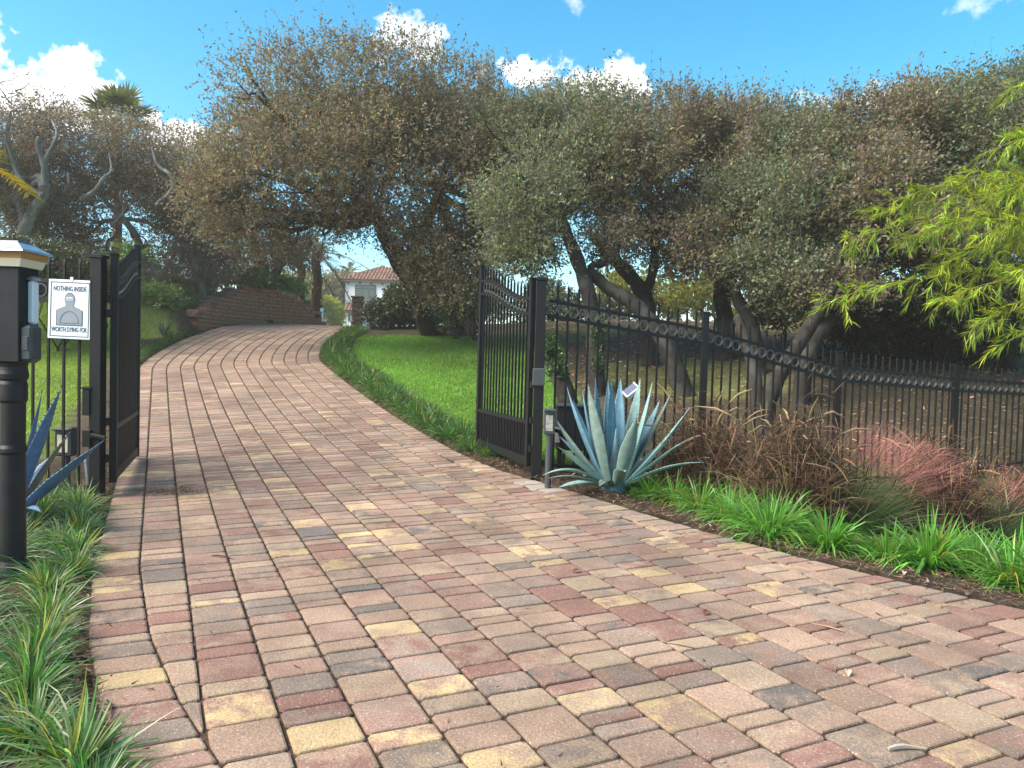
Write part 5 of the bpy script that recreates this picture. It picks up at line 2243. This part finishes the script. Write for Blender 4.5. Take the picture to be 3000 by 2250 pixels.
shrub('shrub', 'sunlit yellow green shrub far behind the forked oak trunks', 'shrub', [(1830, 850, 90, 60, 24, 1.2), (1960, 880, 90, 60, 24, 1.2), (2070, 860, 60, 60, 24.5, 1.0)], 16000, (.10, .05), YG, 8, mat='bamboo_leaf')
shrub('shrub', 'pale yellow green shrub far behind the fence at the second post', 'shrub', [(2240, 930, 110, 40, 26, 1.2), (2400, 950, 100, 35, 26, 1.2)], 9000, (.10, .05), (.15, .18, .04), 9, mat='bamboo_leaf')
shrub('bamboo_hedge', 'bright yellow green bamboo behind the basketball hoop', 'bamboo', [(968, 932, 34, 45, 52, 1.5), (985, 920, 20, 40, 53, 1.0), (950, 900, 22, 30, 52, 1.2)], 9000, (.22, .07), (.28, .30, .03), 10, mat='bamboo_leaf')
shrub('far_tree', 'hazy olive tree left of the white house beyond the crest', 'tree', [(985, 855, 45, 50, 64, 3), (950, 880, 30, 40, 62, 2.5), (1010, 840, 25, 40, 66, 2)], 9000, (.3, .14), (.16, .15, .09), 11, sprig=(.3, .7))
shrub('far_tree', 'pale sunlit tree between the wall and the two palm trunks', 'tree', [(840, 845, 40, 50, 46, 2), (800, 860, 40, 30, 46, 2), (905, 860, 20, 60, 50, 1.5)], 8000, (.24, .11), (.22, .22, .10), 12, sprig=(.3, .6))
shrub('far_tree', 'pale wispy tree seen between the oak crowns behind the right gate leaf', 'tree', [(1385, 900, 30, 60, 30, 1.2), (1440, 880, 40, 50, 30, 1.2)], 5000, (.14, .06), (.14, .15, .07), 13, sprig=(.2, .5))
shrub('low_oak_shrub', 'low leafy shrub around the fallen trunk beside the right lawn', 'shrub', [(1340, 905, 60, 30, 17.2, .5), (1395, 900, 40, 26, 17, .5)], 9000, (.06, .035), (.06, .10, .035), 14)
# the leaning mossy log below the big oak
b = MB()
pts = [at(1275, 900, 19), at(1320, 912, 18.8), at(1365, 945, 18.3), at(1400, 1000, 17.8)]
pts[-1][2] = gz(pts[-1][0], pts[-1][1]) - .1
pp = smooth_path(pts)
o = thing('leaning_trunk', 'thick leaning brown trunk partly hidden by the open right gate leaf', 'trunk', (pp[-1][0], pp[-1][1], gz(pp[-1][0], pp[-1][1])))
b.tube(pp, np.linspace(.16, .24, len(pp)), 9)
b.build('trunk', M['bark'], o, smooth=True)
b = MB()
pts = [at(1600, 1020, 9.6), at(1625, 1080, 9.4), at(1660, 1150, 9.2), at(1690, 1225, 9.0)]
pts[-1][2] = gz(pts[-1][0], pts[-1][1]) - .1
pp = smooth_path(pts)
o = thing('leaning_trunk', 'short dark leaning stump with ivy behind the right gate post', 'trunk', (pp[-1][0], pp[-1][1], gz(pp[-1][0], pp[-1][1])))
b.tube(pp, np.linspace(.06, .16, len(pp)), 9)
b.build('trunk', M['bark'], o, smooth=True)
B = [blob_px(1608, 1030, 30, 40, 9.5, .15), blob_px(1640, 1090, 25, 40, 9.3, .15)]
pl, C, tv, tc = foliage(B, 1600, (.04, .03), (.035, .07, .024), 3.3, -.4, sprig=(.05, .1))
quads('ivy', pl, C, M['shrub_leaf'], o)
B = [blob_px(1752, 985, 16, 60, 11.7, .12), blob_px(1756, 1050, 14, 50, 11.6, .12)]
pl, C, tv, tc = foliage(B, 2000, (.036, .028), (.035, .065, .024), 5.3, -.4, sprig=(.05, .1))
o = quads('ivy', pl, C, M['shrub_leaf'])
tag(o, 'ivy climbing the upright oak trunk behind the fence', 'ivy')


# ------------------------------------------------------------------ palms, fronds, bamboo
def fan_leaf(P, d, R, tone, nseg=26, spread=2.5, droop=.12):
    """palmate blade of narrow segments"""
    d = norm(np.array(d, float))
    side = norm(np.cross(d, [0, 0, 1.0]) + 1e-6)
    nrm = np.cross(side, d)
    a = np.linspace(-spread, spread, nseg)
    D = np.cos(a)[:, None] * d + np.sin(a)[:, None] * side + nrm * .12
    D = norm(D + rng.normal(0, .03, D.shape))
    S_ = norm(np.cross(nrm, D))
    L = R * (.78 + .22 * np.cos(a * .6)) * rng.uniform(.92, 1.05, nseg)
    return ribbons(np.tile(np.array(P, float), (nseg, 1)), D, L, R * .125, droop, vary(tone, nseg, .15, .05), 4, 0, side=S_)


def sabal(label, px, py, Y, r, tone, trunk_to=None, n=15, cat='palm', lo=-.2):
    c = at(px, py, Y)
    g = gz(c[0], Y)
    root = thing('sabal_palm', label, cat, (c[0], Y, g))
    mb = MB()
    mb.tube(smooth_path([(c[0], Y, g - .1), (c[0] + .03, Y, (g + c[2]) / 2), c]), .14 if r > .7 else .05, 9)
    mb.build('trunk', M['palm_bark'], root)
    for k in range(n):
        az = 2 * math.pi * (k * .381966)
        el = math.asin(np.clip(lo + (1 - lo) * (k + .5) / n, -1, .98))
        d = np.array([math.cos(az) * math.cos(el), math.sin(az) * math.cos(el), math.sin(el)])
        p = c + d * r * .55
        mb2v, mb2c = ribbons(c[None], d[None], r * .58, .03, 0.0, np.array([tone]) * 1.1, 1, 0, taper=0)
        v, cc = fan_leaf(p, norm(d + np.array([0, 0, -.15])), r * .62, tone)
        quads('frond', np.concatenate([mb2v, v]), np.concatenate([mb2c, cc]), M['shrub_leaf'], root)


sabal('fan palm rising above the oaks on the left against the blue sky', 345, 355, 24, 1.25, (.075, .09, .04))
sabal('small blue green palmetto under the big oak beside the right lawn', 1300, 962, 18.2, .5, (.07, .12, .08), n=11, cat='palmetto')


def pinnate(P, d, L, tone, nl=34, ll=.28, droop=.35, wid=.022):
    d = norm(np.array(d, float))
    t = np.linspace(.12, 1, nl)
    pos = np.array(P)[None] + d * (L * t)[:, None] + np.array([0, 0, -1.0]) * (L * droop * t * t)[:, None]
    tg = norm(d[None] + np.array([0, 0, -2.0 * droop]) * t[:, None])
    side = norm(np.cross(tg, np.array([0, 0, 1.0])))
    V, C = [], []
    for sg in (-1, 1):
        D = norm(side * sg + tg * .75 + np.array([0, 0, .25]) + rng.normal(0, .06, tg.shape))
        v, c = ribbons(pos, D, ll * (1 - .55 * np.abs(t - .4)), wid, .22, vary(tone, nl, .15, .08), 2, .2)
        V.append(v)
        C.append(c)
    v, c = ribbons(np.array(P)[None], d[None], L, .03, droop, np.array([tone]) * .9, 6, 0, taper=.8)
    return np.concatenate(V + [v]), np.concatenate(C + [c])


def feather_palm(name, label, px, py, Y, L, n, tone, cat, foot=None, trunk_r=.08, els=(-10, 70), mat='shrub_leaf', azr=(0, 6.283), **kw):
    c = at(px, py, Y)
    g = gz(c[0], Y) if foot is None else foot
    root = thing(name, label, cat, (c[0], Y, g))
    mb = MB()
    nseg = 14
    pts = [np.array([c[0] + .04 * math.sin(i * .9), Y, g - .1 + (c[2] - g + .1) * i / nseg]) for i in range(nseg + 1)]
    mb.tube(pts, [trunk_r * (1 + .12 * (i % 2)) for i in range(nseg + 1)], 9)
    # rough leaf bases up the stem
    for i in range(int(60 * max(.2, min(1, (c[2] - g) / 2)))):
        t = rng.uniform(.05, 1)
        a = rng.uniform(0, 6.28)
        p = np.array([c[0] + math.cos(a) * trunk_r, Y + math.sin(a) * trunk_r, g + (c[2] - g) * t])
        mb.tube([p, p + np.array([math.cos(a) * .05, math.sin(a) * .05, .10])], [.02, .006], 4)
    mb.build('trunk', M['palm_bark'], root)
    for k in range(n):
        az = azr[0] + (azr[1] - azr[0]) * ((k * .381966) % 1)
        el = math.radians(els[0] + (els[1] - els[0]) * (k + .5) / n)
        d = np.array([math.cos(az) * math.cos(el), math.sin(az) * math.cos(el), math.sin(el)])
        v, cc = pinnate(c, d, L * rng.uniform(.85, 1.1), tone, **kw)
        quads('frond', v, cc, M[mat], root)


feather_palm('feather_palm', 'left one of two shaggy red brown palm trunks behind the retaining wall', 881, 745, 25, 1.5, 14, (.10, .085, .04), 'palm', trunk_r=.125, els=(-40, 60), ll=.34)
feather_palm('feather_palm', 'right one of two shaggy red brown palm trunks, nearest the white house', 930, 740, 24.2, 1.5, 16, (.12, .085, .05), 'palm', trunk_r=.14, els=(-45, 50), ll=.30)
feather_palm('feather_palm', 'small bright green feather palm behind the left gate leaf', 385, 770, 16.5, .75, 13, (.13, .21, .04), 'palm', trunk_r=.06, els=(15, 80), ll=.2, wid=.016)
feather_palm('feather_palm', 'far small palm above the hazy tree left of the house roof', 1022, 800, 70, 1.6, 12, (.12, .13, .06), 'palm', els=(0, 70), ll=.5, wid=.07)

# the yellow frond that reaches in at the left edge
c = at(-110, 470, 6.5)
root = thing('feather_palm', 'yellow palm frond drooping into the picture at the left edge', 'palm', (c[0] - .2, 6.5, gz(c[0], 6.5)))
mb = MB()
mb.tube([(c[0] - .2, 6.5, gz(c[0], 6.5) - .1), (c[0] - .18, 6.5, 1.6), (c[0] - .1, 6.5, c[2] - .15)], .07, 9)
mb.build('trunk', M['palm_bark'], root)
for d, L in (((1, -.1, .42), .78), ((.2, .5, .9), .8), ((-.8, .1, .5), .8), ((-.2, -.7, .6), .8), ((-.5, .6, .3), .8)):
    v, cc = pinnate(c - np.array([.1, 0, .1]), d, L, (.34, .25, .03) if d[0] == 1 else (.2, .22, .04), nl=40, ll=.24, droop=.62, wid=.018)
    quads('frond', v, cc, M['bamboo_leaf'], root)

# small agave on the bank
C0 = at(478, 928, 17.4)
C0[2] = gz(C0[0], 17.4)
root = thing('small_agave', 'small grey green agave on the left bank below the ground cover', 'agave', C0)
for k in range(11):
    az, el = k * 2.4, math.radians(25 + 55 * (k / 11))
    d = np.array([math.cos(az) * math.cos(el), math.sin(az) * math.cos(el), math.sin(el)])
    agave_leaf(root, C0, C0 + d * .36, .05, (0, 0, .01), np.array([0, 0, 1]) - d * .3, (.12, .16, .13), seg=5)


def build_bamboo():
    bx, by = 7.9, 8.9
    root = thing('bamboo_clump', 'bright yellow green bamboo arching in from the right edge', 'bamboo', (bx, by, gz(bx, by)))
    tips = [(2425, 880, 8.0), (2480, 700, 8.2), (2520, 640, 8.4), (2600, 590, 8.5), (2650, 700, 7.8), (2700, 560, 8.6), (2760, 880, 7.6), (2870, 690, 7.8), (2900, 440, 8.4), (2960, 270, 8.8), (2840, 960, 7.4), (2940, 560, 8.0), (2800, 620, 8.4), (2980, 800, 7.4), (2930, 1010, 7.4), (3000, 400, 8.6), (2740, 780, 8.0), (3080, 620, 8.2)]
    V, C = [], []
    tone = np.array((.20, .285, .035))
    for i, (px, py, Y) in enumerate(tips):
        tip = at(px, py, Y)
        x0, y0 = bx + rng.normal(0, .22), by + rng.normal(0, .22)
        z0 = gz(x0, y0)
        apex = np.array([x0 + (tip[0] - x0) * .38, y0 + (tip[1] - y0) * .4, max(tip[2] + .45 + .12 * abs(tip[0] - x0), z0 + 1.2)])
        ts = np.linspace(0, 1, 15)
        p0 = np.array([x0, y0, z0 - .1])
        ctrl = np.array([x0 - .1, y0, apex[2] + .5])
        pts = [(1 - t) ** 2 * p0 + 2 * t * (1 - t) * ctrl + t * t * tip for t in ts]
        mb = MB()
        mb.tube(pts, np.linspace(.013, .002, 15), 6, col=None)
        mb.build('culm', plain_culm, root)
        pts = np.array(pts)
        nsp = 95
        for k in range(nsp):
            u = rng.uniform(.38, 1.0) ** .8
            P = np.array([np.interp(u, ts, pts[:, q]) for q in range(3)])
            tg = norm(pts[min(int(u * 14) + 1, 14)] - pts[max(int(u * 14) - 1, 0)])
            sp = norm(tg * .8 + rng.normal(0, .65, 3) + np.array([-.15, 0, -.1]))
            Ls = rng.uniform(.12, .38) * (1.25 - .5 * u)
            m_ = 14
            tt = np.linspace(.2, 1, m_)
            P0 = P + sp * (Ls * tt)[:, None] + np.array([0, 0, -.25]) * (Ls * tt ** 2)[:, None]
            D = norm(sp + rng.normal(0, .42, (m_, 3)) + np.array([0, 0, -.12]))
            shade = np.exp(rng.normal(0, .32)) * tone
            yel = shade * (np.array((1.35, 1.1, .8)) if rng.random() < .3 else 1.0)
            v, c_ = ribbons(P0, D, rng.uniform(.07, .14, m_), .0125, .28, vary(yel, m_, .2, .08), 2, .6)
            V.append(v)
            C.append(c_)
            v, c_ = ribbons(P[None], sp[None], Ls, .004, .25, np.array([(.2, .17, .05)]), 2, .2)
            V.append(v)
            C.append(c_)
    quads('foliage', np.concatenate(V), np.concatenate(C), M['bamboo_leaf'], root)


plain_culm = plain('bamboo_culm', (.28, .24, .07), .45)
build_bamboo()

# far wood that closes the view behind the trees
tag(quads('far_woods', *(lambda r_: (r_[0], r_[1]))(foliage([(x, 55 + 6 * math.sin(x), 3.0 + 1.5 * math.sin(x * .7), 6, 4, 3.6) for x in np.arange(6, 70, 6)] + [(x, 52 + 5 * math.sin(x), 3.6, 6, 4, 4.2) for x in np.arange(-70, -17, 6)], 20000, (.6, .4), (.07, .08, .035), 4.4, -.3, sprig=(.5, 1.0), per=5)), M['oak_leaf']),
    'low dark wood in the distance behind the oaks', 'woods', None, 'stuff')


# ------------------------------------------------------------------ pale hazy air
def build_haze():
    mb = MB()
    mb.box((0, 420, 6.5), (1400, 1100, 17))
    mt, nt, b = new_mat('hazy_air')
    nt.nodes.remove(b)
    v = node(nt, 'ShaderNodeVolumePrincipled', Density=.0018, Anisotropy=.2)
    v.inputs['Color'].default_value = (1.0, .93, .83, 1)
    nt.links.new(v.outputs[0], nt.nodes['Material Output'].inputs['Volume'])
    o = mb.build('haze', mt)
    tag(o, kind='stuff')


build_haze()
